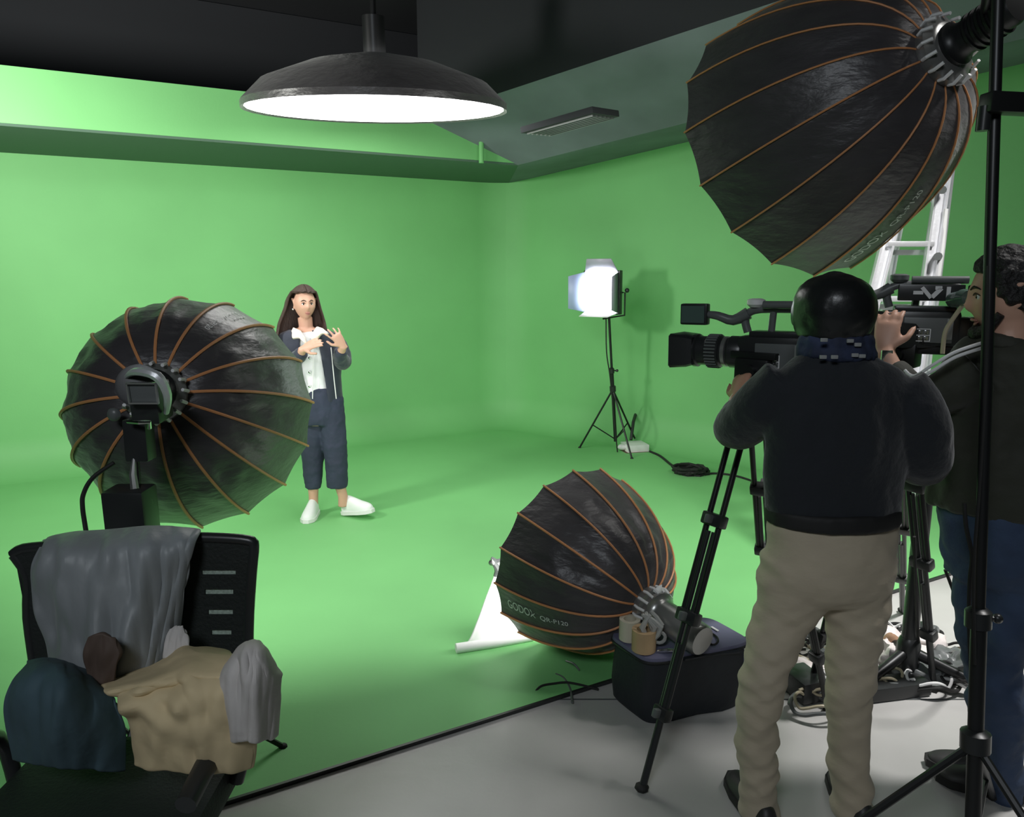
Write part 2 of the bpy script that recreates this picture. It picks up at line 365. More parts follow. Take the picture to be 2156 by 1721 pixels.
m = MB(); m.M = frame(P(294, 925, 2.2), (0, 1, 0)); m.box((0, 0, 0), (.06, .07, .13)); m.build('tilt_bracket', 'black_plastic', root)
m = MB(); m.ball(P(240, 873, 2.3), (.022, .015, .022), seg=10); m.build('knob', 'grey_plastic', root)
foot = P(277, 1100, 2.25); foot.z = 0
lst = stand('black stand under the softbox beyond the chair', P(283, 950, 2.24), foot, rot=.5, spread=.42, hub_z=.42)
m = MB(); m.M = frame(P(277, 1080, 2.16), (0, 1, .02)); m.box((0, 0, -.02), (.1, .125, .20)); bt = m.build('battery_pack', 'black_plastic', None)
tag(bt, 'black rectangular power pack hanging on the stand beyond the chair', 'power pack')
m = MB(); m.tube([P(283, 955, 2.18), P(280, 1000, 2.16), P(284, 1030, 2.15)], [.004, .011, .013], 8); m.build('adjusting_arm', 'lamp_silver', lst)
m = MB(); m.tube([P(300, 1040, 2.17), P(318, 1052, 2.17), P(314, 1078, 2.17), P(300, 1070, 2.17)], .005, 6, smooth=3); m.build('clamp_handle', 'lamp_silver', lst)
cb = MB().tube([P(240, 975, 2.3), P(196, 1006, 2.28), P(176, 1040, 2.26), P(174, 1070, 2.24), P(182, 1125, 2.2), P(200, 1250, 2.2), G(215, 1390)+V((0,0,.01)), G(150, 1420)+V((0,0,.006))], .007, 8, smooth=6).build('power_cable', 'rubber')
tag(cb, 'black cable looping down at the outer edge of the softbox by the chair', 'cable')
# low softbox lying on the floor
WB = softbox('black round softbox with orange ribs lying tilted on the green floor', (.273, 3.25, .441), -.603, .111, .869, .42, .50, E_LOW, body='silver', textgore=6, head=.24)
root = WB[0]
m = MB(); m.ball(P(1212, 997, 3.2), (.012, .012, .008), seg=8); m.build('rim_clip', 'white_fabric', root)
m = MB(); h = WB[1]; m.add([P(1374, 1245, h.y - .05), P(1386, 1234, h.y - .04), P(1394, 1231, h.y - .03), P(1393, 1256, h.y - .06)], [(0, 1, 2, 3)])
m.build('open_flap', 'white_fabric', root, mods=[('SOLIDIFY', dict(thickness=.004))])
m = MB(); m.tube([h - WB[2] * .1 + V((.075, 0, .02)), h - WB[2] * .16 + V((.09, 0, 0)), h - WB[2] * .2 + V((.075, 0, -.05))], .014, 8, smooth=3); m.build('bracket', 'lamp_silver', root)
# tall softbox, high over the camera crew
TB = softbox('large black round softbox held high above the camera crew', (1.18, 3.245, 2.24), -.422, -.319, 3.104, .555, .665, E_TOP, textgore=4, head=.2, wr=.004, ribr=.003)
bs = P(2057, 1451, 1.86); bt_ = P(2094, 232, 2.02); dn = (bs - bt_).normalized(); bf = bs + dn * (bs.z / -dn.z); btop = bt_ - dn * .35
bst = stand('tall black pole of the stand nearest the camera, beside the person in the olive jacket', btop, bf, rad=.0165, spread=.5, hub_z=.45, rot=.9)
m = MB(); m.M = frame(P(2125, 236, 2.0), (1, .1, -.02)); m.box((0.04, 0, 0.02), (.22, .05, .05)); m.build('cross_bar', 'black_metal', bst)
m = MB(); hub = TB[1] - TB[2] * .15; m.tube([btop, btop.lerp(hub, .5) + V((0, 0, .1)), hub], .015, 10, smooth=4); m.build('boom_arm', 'black_metal', bst)
m = MB(); p = P(2088, 250, 2.0); m.tube([p + V((-.02, 0, .03)), p + V((-.02, 0, -.03))], .017, 10); m.build('collar', 'black_plastic', bst)
MB().tube([P(2079, 560, 1.9), P(2075, 800, 1.88), P(2064, 1000, 1.86), P(2050, 1200, 1.85), P(2052, 1400, 1.84)], .004, 6, smooth=3).build('cable', 'rubber', bst)
# overhead softbox: a wide shallow one, only its lit face dips into view
oc = V((-.86, 5.0, 2.735)); tilt = math.radians(5.5); oz = V((0, math.sin(tilt), -math.cos(tilt))).normalized(); ox = V((1, 0, 0)); oy = oz.cross(ox)
ov = thing('softbox_light', 'overhead softbox with a wide bright white face under the ceiling', 'studio light', oc + V((0, 0, .35)))
R = .83
og = lambda r, h: [oc + (ox * math.cos(t) + oy * math.sin(t)) * r - oz * h for t in (2 * PI * (k + .5) / 32 for k in range(32))]
rg = og(R * .975, .01); MB().add(rg + [oc - oz * .005], [(i, (i + 1) % 32, 32) for i in range(32)]).build('diffuser', emission('overhead_glow', (1, .99, .96, 1), E_OVER), ov)
MB().loft([og(R * .975, .012), og(R, .0), og(R, .04), og(R * .85, .16), og(R * .5, .27), og(.12, .33)], cap=False).build('fabric_shell', 'dome_cloth', ov)
MB().tube([oc - oz * .3, oc - oz * .55], .07, 16).build('lamp_head', 'black_metal', ov)
MB().tube([oc - oz * .5, V((oc.x, oc.y, 4.06))], .018, 10).build('hanging_rod', 'black_metal', ov)
# conduit strip at the end of the bright fascia, ceiling vent, short rail
p0, p1 = G(887, 262, 2.97), G(889, 322, 2.72)
tag(MB().tube([bulk(.98, OFF + .02, 2.66), bulk(.98, OFF + .02, 3.15)], .022, 10).build('conduit', 'green_paint'), 'short vertical green pipe at the end of the bright bulkhead', 'pipe')
pn = (al(F0, 1) - F0).cross(q0 - F0).normalized(); rv = ray(1198, 250); c0_ = V((0, 0, HC)); vp = c0_ + rv * ((F0 - c0_).dot(pn) / rv.dot(pn))
pn = pn if pn.z > 0 else -pn
v = thing('ceiling_vent', 'dark grey vent panel under the sloping soffit', 'vent', vp)
m = MB(); m.M = frame(vp, RD + V((0, 0, sl)), pn); m.box((0, 0, -.02), (.55, .34, .04)); m.build('frame', 'dark_paint', v)
m2 = MB(); m2.M = m.M
for k in range(6): m2.box((0, -.13 + k * .052, -.045), (.5, .012, .012), bev=0)
m2.build('slat', 'grey_plastic', v)
tag(MB().box(G(465, 234, 2.99), (.22, .03, .045)).build('ceiling_rail', 'dark_paint'), 'short dark rail end near the top of the bright green bulkhead', 'rail')
# ---------------------------------------------------------------- LED panel on a stand by the wall
pb = G(1297, 950); pt_ = P(1282, 662, 6.95)
ps = stand('thin black stand carrying the lit panel in front of the far green wall', pt_, pb, rad=.013, spread=.36, hub_z=.62, rot=2.9)
MB().tube([P(1276, 665, 6.9), P(1277, 740, 6.92), P(1284, 790, 6.93), P(1290, 850, 6.93), P(1300, 952, 6.95)], .006, 6, smooth=4).build('cable', 'rubber', ps)
pc = P(1266, 616, 6.9); pf = V((-.55, -.83, -.02)).normalized()
pl = thing('panel_light', 'glaring white square panel light with barn doors on the far thin stand', 'studio light', pc)
Mx = frame(pc, pf); hw, hh = .17, .185
m = MB(); m.M = Mx; m.box((-.03, 0, 0), (.06, hw * 2 + .03, hh * 2 + .03)); m.build('housing', 'black_plastic', pl)
m = MB(); m.M = Mx; m.add([(.004, -hw, -hh), (.004, hw, -hh), (.004, hw, hh), (.004, -hw, hh)], [(0, 1, 2, 3)]); m.build('lit_face', emission('panel_glow', (.93, .97, 1, 1), E_PANEL), pl)
for nme, quad, mt in (('barn_door', [(0, -hw, -hh), (0, -hw, hh), (.12, -hw - .11, hh * .8), (.12, -hw - .11, -hh * .8)], 'blue_leaf'),
                      ('barn_door', [(0, hw, -hh), (0, hw, hh), (.17, hw + .02, hh * .8), (.17, hw + .02, -hh * .8)], 'mauve_leaf'),
                      ('barn_door', [(0, -hw, hh), (0, hw, hh), (.10, hw * .85, hh + .12), (.10, -hw * .6, hh + .12)], 'mauve_leaf'),
                      ('barn_door', [(0, -hw, -hh), (0, hw, -hh), (.16, hw * .85, -hh - .03), (.16, -hw * .85, -hh - .03)], 'white_lining')):
    m = MB(); m.M = Mx; m.add(quad, [(0, 1, 2, 3)]); m.build(nme, mt, pl, mods=[('SOLIDIFY', dict(thickness=.004))])
m = MB(); m.M = Mx; m.tube([(-.04, hw + .02, 0), (-.04, hw + .05, 0), (-.04, hw + .05, -hh - .02), (-.04, 0, -hh - .06)], .008, 8); m.build('yoke', 'black_metal', pl)
m = MB(); m.M = Mx; m.ball((-.04, hw + .07, .02), .022, seg=8); m.build('knob', 'black_plastic', pl)
# things at its foot
pw = thing('power_box', 'white flat power box on the floor between the panel stand legs', 'power box', G(1333, 955))
m = MB(); m.M = frame(G(1336, 950), (1, .25, 0)); m.box((0, 0, .045), (.22, .2, .07)); m.build('case', 'white_fabric', pw)
m = MB(); m.M = frame(G(1336, 950), (1, .25, 0)); m.box((.0, 0, .006), (.28, .24, .012)); m.build('base_plate', 'wood_tan', pw)
m = MB(); m.M = frame(G(1310, 952), (1, .25, 0)); m.ball((0, 0, .05), (.05, .04, .03), seg=8); m.build('plug', 'white_lining', pw)
tag(MB().tube([G(1328, 945) + V((0, 0, .09)), G(1332, 940) + V((0, 0, .25)), G(1340, 925) + V((0, 0, .33))], .016, 8).build('safety_strap', 'black_plastic'), 'dark strap reaching up from the white power box at the far stand', 'strap')
tag(MB().tube([G(1368, 955) + V((0, 0, .02)), G(1390, 965) + V((0, 0, .02)), G(1415, 985) + V((0, 0, .02)), G(1440, 998) + V((0, 0, .02))], .011, 8, smooth=5).build('power_cable', 'rubber'), 'thin dark cable running from the far stand to the coil on the green floor', 'cable')
tag(MB().tube([G(1480, 1004) + V((0, 0, .02)), G(1510, 1002) + V((0, 0, .02)), G(1560, 1010) + V((0, 0, .02)), G(1640, 1040) + V((0, 0, .02))], .009, 8, smooth=5).build('power_cable', 'rubber'), 'thin dark cable leading from the coil toward the tripod on the green floor', 'cable')
m = MB(); cc_ = G(1459, 1001); pts = []
for k in range(150):
    t = k / 150 * 2 * PI * 9; r = .10 + .028 * math.sin(k * .37) + .02 * math.sin(k * 1.3); pts.append(cc_ + V((math.cos(t) * r * 1.25, math.sin(t) * r, .015 + .055 * k / 150 + .01 * math.sin(k))))
m.tube(pts, .012, 6); tag(m.build('cable_coil', 'rubber'), 'dark coil of cable lying alone on the green floor', 'cable')
# ---------------------------------------------------------------- ladder
ld = thing('ladder', 'aluminium step ladder standing behind the two camera operators', 'ladder', (2.0, 4.1, 0))
Lb, Lt = P(1695, 1200, 4.0), P(1895, 395, 4.25); Rb, Rt = P(1866, 1200, 4.0), P(1985, 360, 4.25)
def dz(a_, b_, z): return a_ + (b_ - a_) * ((z - a_.z) / (b_.z - a_.z))
Lb, Rb = dz(Lb, Lt, .01), dz(Rb, Rt, .01)
def rail(a_, b_, wdt, dep, name='rail'):
    m = MB(); d = (b_ - a_); m.M = frame((a_ + b_) / 2, d, (1, 0, 0)); L_ = d.length
    m.box((0, 0, 0), (L_, dep * .35, wdt), bev=.1); m.box((0, dep * .4, wdt * .42), (L_, dep, wdt * .16), bev=0); m.box((0, dep * .4, -wdt * .42), (L_, dep, wdt * .16), bev=0)
    return m.build(name, 'aluminium', ld)
rail(Lb, Lt, .075, .03); rail(Rb, Rt, .075, .03)
for z in (.3, .62, .94, 1.26, 1.58, 1.88, 2.17):
    a_, b_ = dz(Lb, Lt, z), dz(Rb, Rt, z); m = MB(); m.M = frame((a_ + b_) / 2 + V((0, .01, 0)), b_ - a_); m.box((0, 0, 0), ((b_ - a_).length, .075, .03), bev=.2); m.box((0, .02, -.045), ((b_ - a_).length, .012, .03), bev=.2)
    m.build('rung', 'aluminium', ld)
rail(dz(P(1900, 1175, 4.75), P(2000, 330, 4.35), .01), P(2000, 330, 4.35), .05, .025, 'rear_rail')
rail(dz(P(1770, 1175, 4.75), P(1905, 395, 4.35), .01), P(1905, 395, 4.35), .04, .025, 'rear_rail')
m = MB(); m.tube([P(1992, 440, 4.2), P(1982, 520, 4.2), P(1972, 605, 4.2)], [.012, .02, .012], 6); m.build('spreader', 'white_lining', ld)
for q in ((1975, 540), (1984, 400)):
    m = MB(); m.tube([P(q[0], q[1], 4.12), P(q[0], q[1], 4.2)], .022, 10); m.build('hinge', 'grey_plastic', ld)
# ---------------------------------------------------------------- tripods
def tripod(label, apex, feet, group='camera tripods of the two operators'):
    apex = V(apex); root = thing('camera_tripod', label, 'tripod', (apex.x, apex.y, 0))
    MB().lathe(apex + V((0, 0, -.10)), (0, 0, 1), [(.03, 0), (.06, .03), (.062, .07), (.045, .09), (.03, .11)], 20).build('bowl', 'black_metal', root)
    hd = MB(); hd.M = frame(apex + V((0, 0, .05)), (-.72, .69, 0)); hd.box((0, 0, 0), (.12, .09, .09)); hd.box((0, 0, .055), (.16, .07, .022)); hd.tube([(0, -.045, 0), (0, -.075, 0)], .03, 14); hd.tube([(0, .045, 0), (0, .07, 0)], .025, 14)
    hd.build('fluid_head', 'black_metal', root)
    for f in feet:
        f = V(f); d = (f - apex); out = V((d.x, d.y, 0)).normalized(); tan = out.cross(V((0, 0, 1)))
        top = apex + out * .045 + V((0, 0, -.06)); at = lambda t: top.lerp(f, t)
        lg = MB()
        for sgn in (-1, 1):
            lg.tube([at(0.02) + tan * .026 * sgn, at(.55) + tan * .026 * sgn], .0105, 10)
        lg.build('leg', 'black_metal', root)
        lw = MB()
        for sgn in (-1, 1): lw.tube([at(.33) + tan * .012 * sgn, at(.80) + tan * .012 * sgn], .009, 10)
        lw.tube([at(.62), at(.99)], .013, 10)
        lw.build('lower_leg', 'black_plastic', root)
        for t in (.3, .55, .8):
            m = MB(); m.M = frame(at(t), d, out); m.box((0, 0, 0), (.045, .085 if t < .7 else .06, .042), bev=.2); c_ = m.build('leg_clamp', 'black_plastic', root)
            m = MB(); m.M = frame(at(t), d, out); m.box((0, 0, .03), (.03, .02, .03), bev=.3); m.build('lock_lever', 'grey_plastic', c_)
        MB().ball(f + V((0, 0, .012)), (.025, .025, .014), seg=8).build('rubber_foot', 'rubber', root)
    # pan handle
    MB().tube([apex + V((.02, -.02, .05)), apex + V((-.08, -.12, -.02)), apex + V((-.10, -.17, -.06))], .008, 8).build('pan_bar', 'black_metal', root)
    return root
a1 = P(1590, 812, 2.5)
tripod('black twin-tube tripod under the nearer camcorder, standing by the khaki trousers', a1, [G(1351, 1665), G(1622, 1345), G(1745, 1500)])
a2 = P(1893, 775, 2.62)
tripod('black twin-tube tripod under the farther camcorder, between the two operators', a2, [G(1704, 1455), G(1966, 1448), G(1900, 1290)])
cs = thing('pedestal', 'thick dark grey column with a collar standing among the cables', 'pedestal', G(1906, 1432))
cf = G(1906, 1432); MB().tube([cf + V((0, 0, .05)), cf + V((0, 0, 1.12))], .033, 16).build('column', 'black_plastic', cs)
MB().lathe(cf, (0, 0, 1), [(.042, .04), (.046, .06), (.046, .17), (.040, .19), (.034, .2)], 20).build('collar', 'black_plastic', cs)
for k in range(3):
    an = -.55 + k * 2 * PI / 3; f = cf + V((math.cos(an) * .3, math.sin(an) * .3, .03)); lg = MB().tube([cf + V((0, 0, .14)), f + V((0, 0, .02))], [.024, .018], 10).build('leg', 'black_metal', cs)
    MB().lathe(f + V((-.012, 0, 0)), (1, 0, 0), [(.028, 0), (.03, .005), (.03, .02), (.028, .024)], 14).build('caster', 'rubber', lg)
# ---------------------------------------------------------------- camcorders
def camcorder(label, org, fwd, marks=False):
    root = thing('camcorder', label, 'video camera', org); Mx = frame(org, fwd)
    def B(name, m_, fn, par=root):
        m = MB(); m.M = Mx; fn(m); return m.build(name, m_, par)
    def bd(m): m.box((0, 0, 0), (.24, .10, .12), bev=.15); m.box((-.01, 0, .066), (.19, .07, .02), bev=.3); m.box((-.12, .0, -.01), (.06, .09, .10), bev=.15)
    body = B('body', 'black_plastic', bd)
    B('side_panel', 'grey_plastic', lambda m: m.box((-.02, .052, -.005), (.15, .008, .085), bev=.2), body)
    for q in range(6): B('button', 'chrome' if q % 3 else 'black_plastic', lambda m: m.box((.02 - (q % 3) * .018, .058, -.012 - (q // 3) * .02), (.012, .006, .013)), body)
    B('button_frame', 'white_lining', lambda m: (m.box((.002, .057, -.001), (.06, .004, .0025), bev=0), m.box((.002, .057, -.022), (.06, .004, .0025), bev=0), m.box((.002, .057, -.042), (.06, .004, .0025), bev=0), m.box((-.028, .057, -.022), (.0025, .004, .042), bev=0), m.box((.032, .057, -.022), (.0025, .004, .042), bev=0)), body)
    B('label_strip', 'grey_print', lambda m: m.box((-.085, .056, .0), (.018, .005, .07)), body)
    B('battery', 'black_plastic', lambda m: m.box((-.175, 0, -.01), (.06, .08, .10)))
    ln = B('lens_barrel', 'black_plastic', lambda m: m.lathe((.11, 0, .0), (1, 0, 0), [(.052, 0), (.056, .01), (.056, .045), (.050, .05), (.050, .075), (.057, .08), (.057, .125), (.052, .13), (.052, .16), (.059, .165), (.059, .18)], 28))
    B('focus_ring', 'grey_plastic', lambda m: [m.box((.215, .0575 * math.cos(t), .0575 * math.sin(t)), (.04, .006, .006), bev=0) for t in (2 * PI * k / 30 for k in range(30))], ln)
    B('zoom_ring', 'lamp_silver', lambda m: m.lathe((.165, 0, 0), (1, 0, 0), [(.05, 0), (.0535, .002), (.0535, .014), (.05, .016)], 28), ln)
    hd = B('lens_hood', 'black_plastic', lambda m: m.loft([[(x, y * s_, z * s_ * .85) for y, z in ((-1, -.85), (-.85, -1), (.85, -1), (1, -.85), (1, .85), (.85, 1), (-.85, 1), (-1, .85))] for x, s_ in ((.28, .058), (.30, .066), (.36, .072))]))
    B('hood_front', 'grey_plastic', lambda m: m.box((.362, 0, 0), (.006, .13, .11)), hd)
    def hn(m): m.tube([(.10, 0, .07), (.11, 0, .115), (.08, 0, .145), (-.02, 0, .15), (-.10, 0, .145), (-.11, 0, .11), (-.11, 0, .07)], .014, 10, smooth=4); m.tube([(.02, 0, .07), (.015, 0, .145)], .012, 8)
    B('top_handle', 'grey_plastic', hn)
    B('microphone', 'grey_plastic', lambda m: m.tube([(.04, .03, .165), (-.13, .03, .165)], .013, 12))
    B('accessory_cup', 'white_lining' if not marks else 'grey_plastic', lambda m: m.lathe((.075, 0, .155), (0, 0, 1), [(.02, 0), (.03, .01), (.03, .025), (.018, .03)], 14))
    B('monitor_arm', 'grey_plastic', lambda m: m.tube([(.10, 0, .135), (.15, .01, .11), (.20, .02, .125), (.24, .02, .13)], [.022, .018, .015, .012], 10, smooth=3))
    mo = B('monitor', 'black_plastic', lambda m: m.box((.285, .02, .13), (.10, .035, .075), bev=.2))
    B('screen', 'screen_glass', lambda m: m.box((.285, .040, .13), (.085, .004, .06), bev=0), mo)
    ve = B('viewfinder', 'black_plastic', lambda m: m.tube([(-.09, .02, .10), (-.20, .02, .12), (-.235, .02, .125)], [.02, .022, .03], 14))
    B('foot_plate', 'black_metal', lambda m: m.box((-.01, 0, -.075), (.20, .06, .03)))
    if marks:
        def mk(m):
            z0 = .122
            m.box((.02, .052, z0), (.03, .006, .012), bev=0); m.M = Mx @ Matrix.Translation((-.005, .055, z0)) @ Matrix.Rotation(.7, 4, 'Y'); m.box((0, 0, 0), (.012, .006, .045), bev=0)
            m.M = Mx @ Matrix.Translation((-.035, .055, z0)) @ Matrix.Rotation(-.7, 4, 'Y'); m.box((0, 0, 0), (.014, .006, .04), bev=0); m.M = Mx
            m.box((-.07, .055, z0), (.012, .006, .04), bev=0); m.box((-.04, .055, z0 + .016), (.02, .006, .012), bev=0)
        B('side_cover', 'black_plastic', lambda m: m.box((-.02, .04, .122), (.20, .024, .055), bev=.15), body)
        B('printed_mark', 'white_print', mk, body)
    return root
camcorder('black camcorder with its lens hood toward the person on set, nearer of the two cameras', P(1622, 745, 2.5) + V((.02, 0, 0)), (-.80, .60, -.02))
camcorder('black camcorder with white marks on its side, held by the person in the olive jacket', P(1935, 690, 2.6), (-.93, .36, 0), True)
m = MB(); m.M = Matrix.Translation(a2 + V((.02, 0, .12))); m.box((.08, -.02, 0), (.30, .1, .09), bev=.2); tag(m.build('camera_battery', 'black_plastic'), 'black block between the farther camcorder and its tripod', 'camera plate')

wl = thing('assumed_flood_light', 'assumed black flood lamp, out of view, hung on a rod beside the green bulkhead', 'studio light', (-3.2, 3.3, 2.45))  # assumed fixture, unseen; housing and rod built around the added wash light
ad = (V((-2.5, 7.0, 2.1)) - V((-3.2, 3.3, 2.45))).normalized(); MB().loft([ring_(V((-3.2, 3.3, 2.45)) + ad * h, ad, r_) for h, r_ in ((.03, .27), (-.02, .27), (-.12, .2), (-.2, .09), (-.28, .08))] , cap=False).build('housing', 'black_metal', wl)
MB().tube([V((-3.2, 3.3, 2.45)) - ad * .2, V((-3.2, 3.25, 2.8)), V((-3.2, 3.2, 4.06))], .016, 8).build('hanging_rod', 'black_metal', wl)
# ---------------------------------------------------------------- people
def ring(c, X, Y, n=20, e=1.0):
    return [c + X * (abs(math.cos(t)) ** e * (1 if math.cos(t) >= 0 else -1)) + Y * (abs(math.sin(t)) ** e * (1 if math.sin(t) >= 0 else -1)) for t in (2 * PI * k / n for k in range(n))]
def rows(mb, rw, dr, side=V((1, 0, 0)), shrink=1.0, e=1.0, wr=0, wk=(3, 22)):
    """rw: (x left, x right, y, depth) rows of a silhouette; each row is a horizontal ellipse at that depth"""
    rg = []; sd = V(side).normalized(); fw = V((-sd.y, sd.x, 0)); N = []
    for i, r in enumerate(rw):
        xl, xr, y, Y = r[:4]; k = r[4] if len(r) > 4 else dr
        a_, b_ = P(xl, y, Y), P(xr, y, Y); c = (a_ + b_) / 2; hw_ = (b_.x - a_.x) / 2
        hd_ = hw_ * k; cx = math.sqrt(max(1e-6, sd.x ** 2 + (fw.x * k) ** 2)); hw_ /= cx; hd_ /= cx
        N.append((c, hw_ * shrink, hd_ * shrink))
    cs_, ws = spline([n[0] for n in N], [n[1] for n in N], 3); _, ds = spline([n[0] for n in N], [n[2] for n in N], 3)
    if wr:
        cs_, ws2 = spline(cs_, ws, 4); _, ds = spline(cs_[:1] * len(ds), ds, 4) if False else (0, spline([c * 1 for c in [V((0, 0, k)) for k in range(len(ds))]], ds, 4)[1]); ws = ws2
    for c, w_, d_ in zip(cs_, ws, ds):
        r_ = ring(c, sd * w_, fw * d_, n=48 if wr else 20, e=e)
        if wr:
            o2 = []
            for p in r_:
                q = noise.noise(V((p.x * wk[0], p.y * wk[0], p.z * wk[1] + p.x * 14))); q2 = 1 - 2 * abs(noise.noise(V((p.x * wk[0] * 1.4 + 7, p.y * wk[0], p.z * wk[1] * .7 - p.x * 12)))) 
                o2.append(p + (p - c).normalized() * wr * (q + .6 * q2))
            r_ = o2
        rg.append(r_)
    return mb.loft(rg)
def hand(mb, wrist, d, palm_n, s=1.0, curl=(.3, .35, .4, .5), spread=.13, thumb=1, tcurl=.3):
    """palm and five tapering fingers; d points from the wrist to the knuckles, palm_n out of the palm"""
    d = V(d).normalized(); n = V(palm_n); n = (n - d * n.dot(d)).normalized(); sd = d.cross(n) * thumb; w_ = V(wrist)
    mb.loft([ring(w_ + d * (t * s), sd * (h * s), n * (k * s), 14) for t, h, k in ((-.03, .026, .020), (0, .027, .019), (.03, .036, .017), (.06, .041, .015), (.085, .040, .012), (.095, .034, .008))])
    for i, (off, L_, r) in enumerate(((.030, .072, .0088), (.010, .080, .0092), (-.011, .074, .0088), (-.031, .058, .0078))):
        p = w_ + d * (.085 * s) + sd * (off * s); a_ = (off / .03) * spread; dd = (d * math.cos(a_) + sd * math.sin(a_)); pts = [p - d * .015 * s]; c_ = curl[i] * .4
        for q in (.45, .32, .23):
            pts.append(pts[-1] + (dd * math.cos(c_) + n * math.sin(c_)) * (L_ * q * s + (.015 * s if q == .45 else 0))); c_ += curl[i]
        mb.tube(pts, [r * s, r * .97 * s, r * .88 * s, r * .7 * s], 8)
    p = w_ + d * .02 * s + sd * .026 * s; dd = (d * .62 + sd * .75 + n * .2).normalized(); p1 = p + dd * .045 * s; d2 = (d * .85 + sd * .3 + n * tcurl).normalized()
    mb.tube([p - dd * .01 * s, p1, p1 + d2 * .030 * s, p1 + d2 * .05 * s], [.0125 * s, .0115 * s, .0105 * s, .0075 * s], 8)
def head(mb, c, fwd, h=.115, w=.074, dpt=.092, ears=True):
    f = V(fwd).normalized(); r = f.cross(V((0, 0, 1))).normalized(); up = r.cross(f); n = 40; rg = []
    g = lambda x, y, z, cx, cz, sx, sz: math.exp(-((x - cx) / sx) ** 2 - ((z - cz) / sz) ** 2)
    for i in range(1, n):
        a_ = PI * i / n; row = []
        for k in range(n):
            b_ = 2 * PI * k / n; x, y, z = math.sin(a_) * math.cos(b_), math.sin(a_) * math.sin(b_), math.cos(a_)
            jaw = max(0, -z); X = x * (1 - .30 * jaw ** 1.5); Yv = y * (1 - .10 * jaw) if y > 0 else y * (1 - .45 * jaw); Z = z
            fx = 0
            if y > 0:
                fx += .23 * g(X, 0, Z, 0, -.20, .13, .14) + .10 * g(X, 0, Z, 0, .02, .09, .2)          # nose
                fx -= .10 * g(X, 0, Z, .36, .03, .17, .10) + .10 * g(X, 0, Z, -.36, .03, .17, .10)     # sockets
                fx += .035 * g(X, 0, Z, 0, .2, .6, .08)                                                 # brow
                fx += .07 * g(X, 0, Z, 0, -.50, .22, .06) + .05 * g(X, 0, Z, 0, -.60, .2, .05) - .04 * g(X, 0, Z, 0, -.55, .2, .02)
                fx += .08 * g(X, 0, Z, 0, -.85, .25, .14)                                               # chin
                fx += .04 * g(X, 0, Z, .5, -.25, .2, .2) + .04 * g(X, 0, Z, -.5, -.25, .2, .2)
            row.append(c + r * (X * w) + f * ((Yv + fx) * dpt) + up * (Z * h))
        rg.append(row)
    mb.loft(rg)
    if ears:
        for sg in (-1, 1):
            e_ = c + r * (w * .97 * sg) - f * .008; M0 = mb.M.copy()
            mb.tube([e_ + up * .03 - f * .012 + r * .008 * sg, e_ + up * .034 + f * .004 + r * .01 * sg, e_ + up * .0 + f * .006, e_ - up * .028 + f * .004, e_ - up * .02 - f * .006 + r * .004 * sg], [.006, .007, .006, .006, .005], 8, smooth=3)
    return f, r, up
def face(root, c, fr, h=.115, w=.074, dpt=.092, brow='hair_brown'):
    f, r, up = fr
    sp = lambda X, Z, o=0: c + r * (X * w) + up * (Z * h) + f * (dpt * math.sqrt(max(0, 1 - (X / (1 - .3 * max(0, -Z) ** 1.5)) ** 2 - Z * Z)) + o)
    for sg in (-1, 1):
        e_ = MB(); e_.ball(sp(.36 * sg, .03, -.016), .0125, seg=12); eo = e_.build('eye', 'eye_white', root)
        MB().ball(sp(.36 * sg, .03, -.0085), .0068, seg=10).build('iris', 'eye_dark', eo)
        MB().tube([sp(.18 * sg, .06, -.004), sp(.36 * sg, .115, -.001), sp(.54 * sg, .055, -.004)], [.0015, .0028, .0015], 6, smooth=3).build('eyelid', 'hair_brown', eo)
        MB().tube([sp(.16 * sg, .20, .004), sp(.36 * sg, .27, .005), sp(.58 * sg, .20, .002)], [.002, .0038, .0015], 6, smooth=3).build('eyebrow', brow, root)
    MB().tube([sp(-.24, -.53, .004), sp(-.1, -.505, .0085), sp(0, -.515, .0085), sp(.1, -.505, .0085), sp(.24, -.53, .004)], [.002, .0045, .0035, .0045, .002], 8, smooth=3).build('lips', 'lip', root)
    MB().tube([sp(-.2, -.56, .003), sp(0, -.615, .008), sp(.2, -.56, .003)], [.002, .005, .002], 8, smooth=4).build('lips', 'lip', root)
def finish(mb, name, m, parent=None, vox=.007, disp=0, size=.08, it=6):
    return mb.build(name, m, parent, mods=flesh(vox, disp, size, it))
# --- woman on the set
Y = 5.08; o_ = V((-1.33, 5.08, 0))
fw = V((.30, -.95, 0)).normalized(); sd = V((fw.y * -1, fw.x, 0)); sd = V((.95, .30, 0))
trunk = [(622, 668, 690, Y + .02, .8), (596, 700, 703, Y + .02, .52), (592, 710, 722, Y + .02, .5), (597, 714, 760, Y, .55), (608, 713, 800, Y, .6), (622, 717, 850, Y, .6)]
legL = [(634, 692, 838, Y + .02, .8), (634, 690, 880, Y + .02, .8), (634, 686, 930, Y + .02, .85), (638, 680, 980, Y + .02, .9), (643, 675, 1028, Y + .02, .95)]
legR = [(668, 722, 838, Y, .8), (672, 726, 880, Y, .8), (680, 729, 930, Y - .01, .85), (686, 731, 980, Y - .02, .9), (690, 732, 1026, Y - .02, .95)]
hips = [(632, 716, 815, Y, .62), (632, 719, 840, Y, .68), (633, 722, 870, Y, .66), (636, 722, 893, Y, .6)]
bd = MB()
rows(bd, trunk + [(636, 716, 880, Y, .6)], .55, sd, .86); rows(bd, hips, .6, sd, .9)
bd.tube([P(644, 712, Y + .02), P(644, 688, Y + .01), P(642, 668, Y)], [.06, .048, .05], 14)
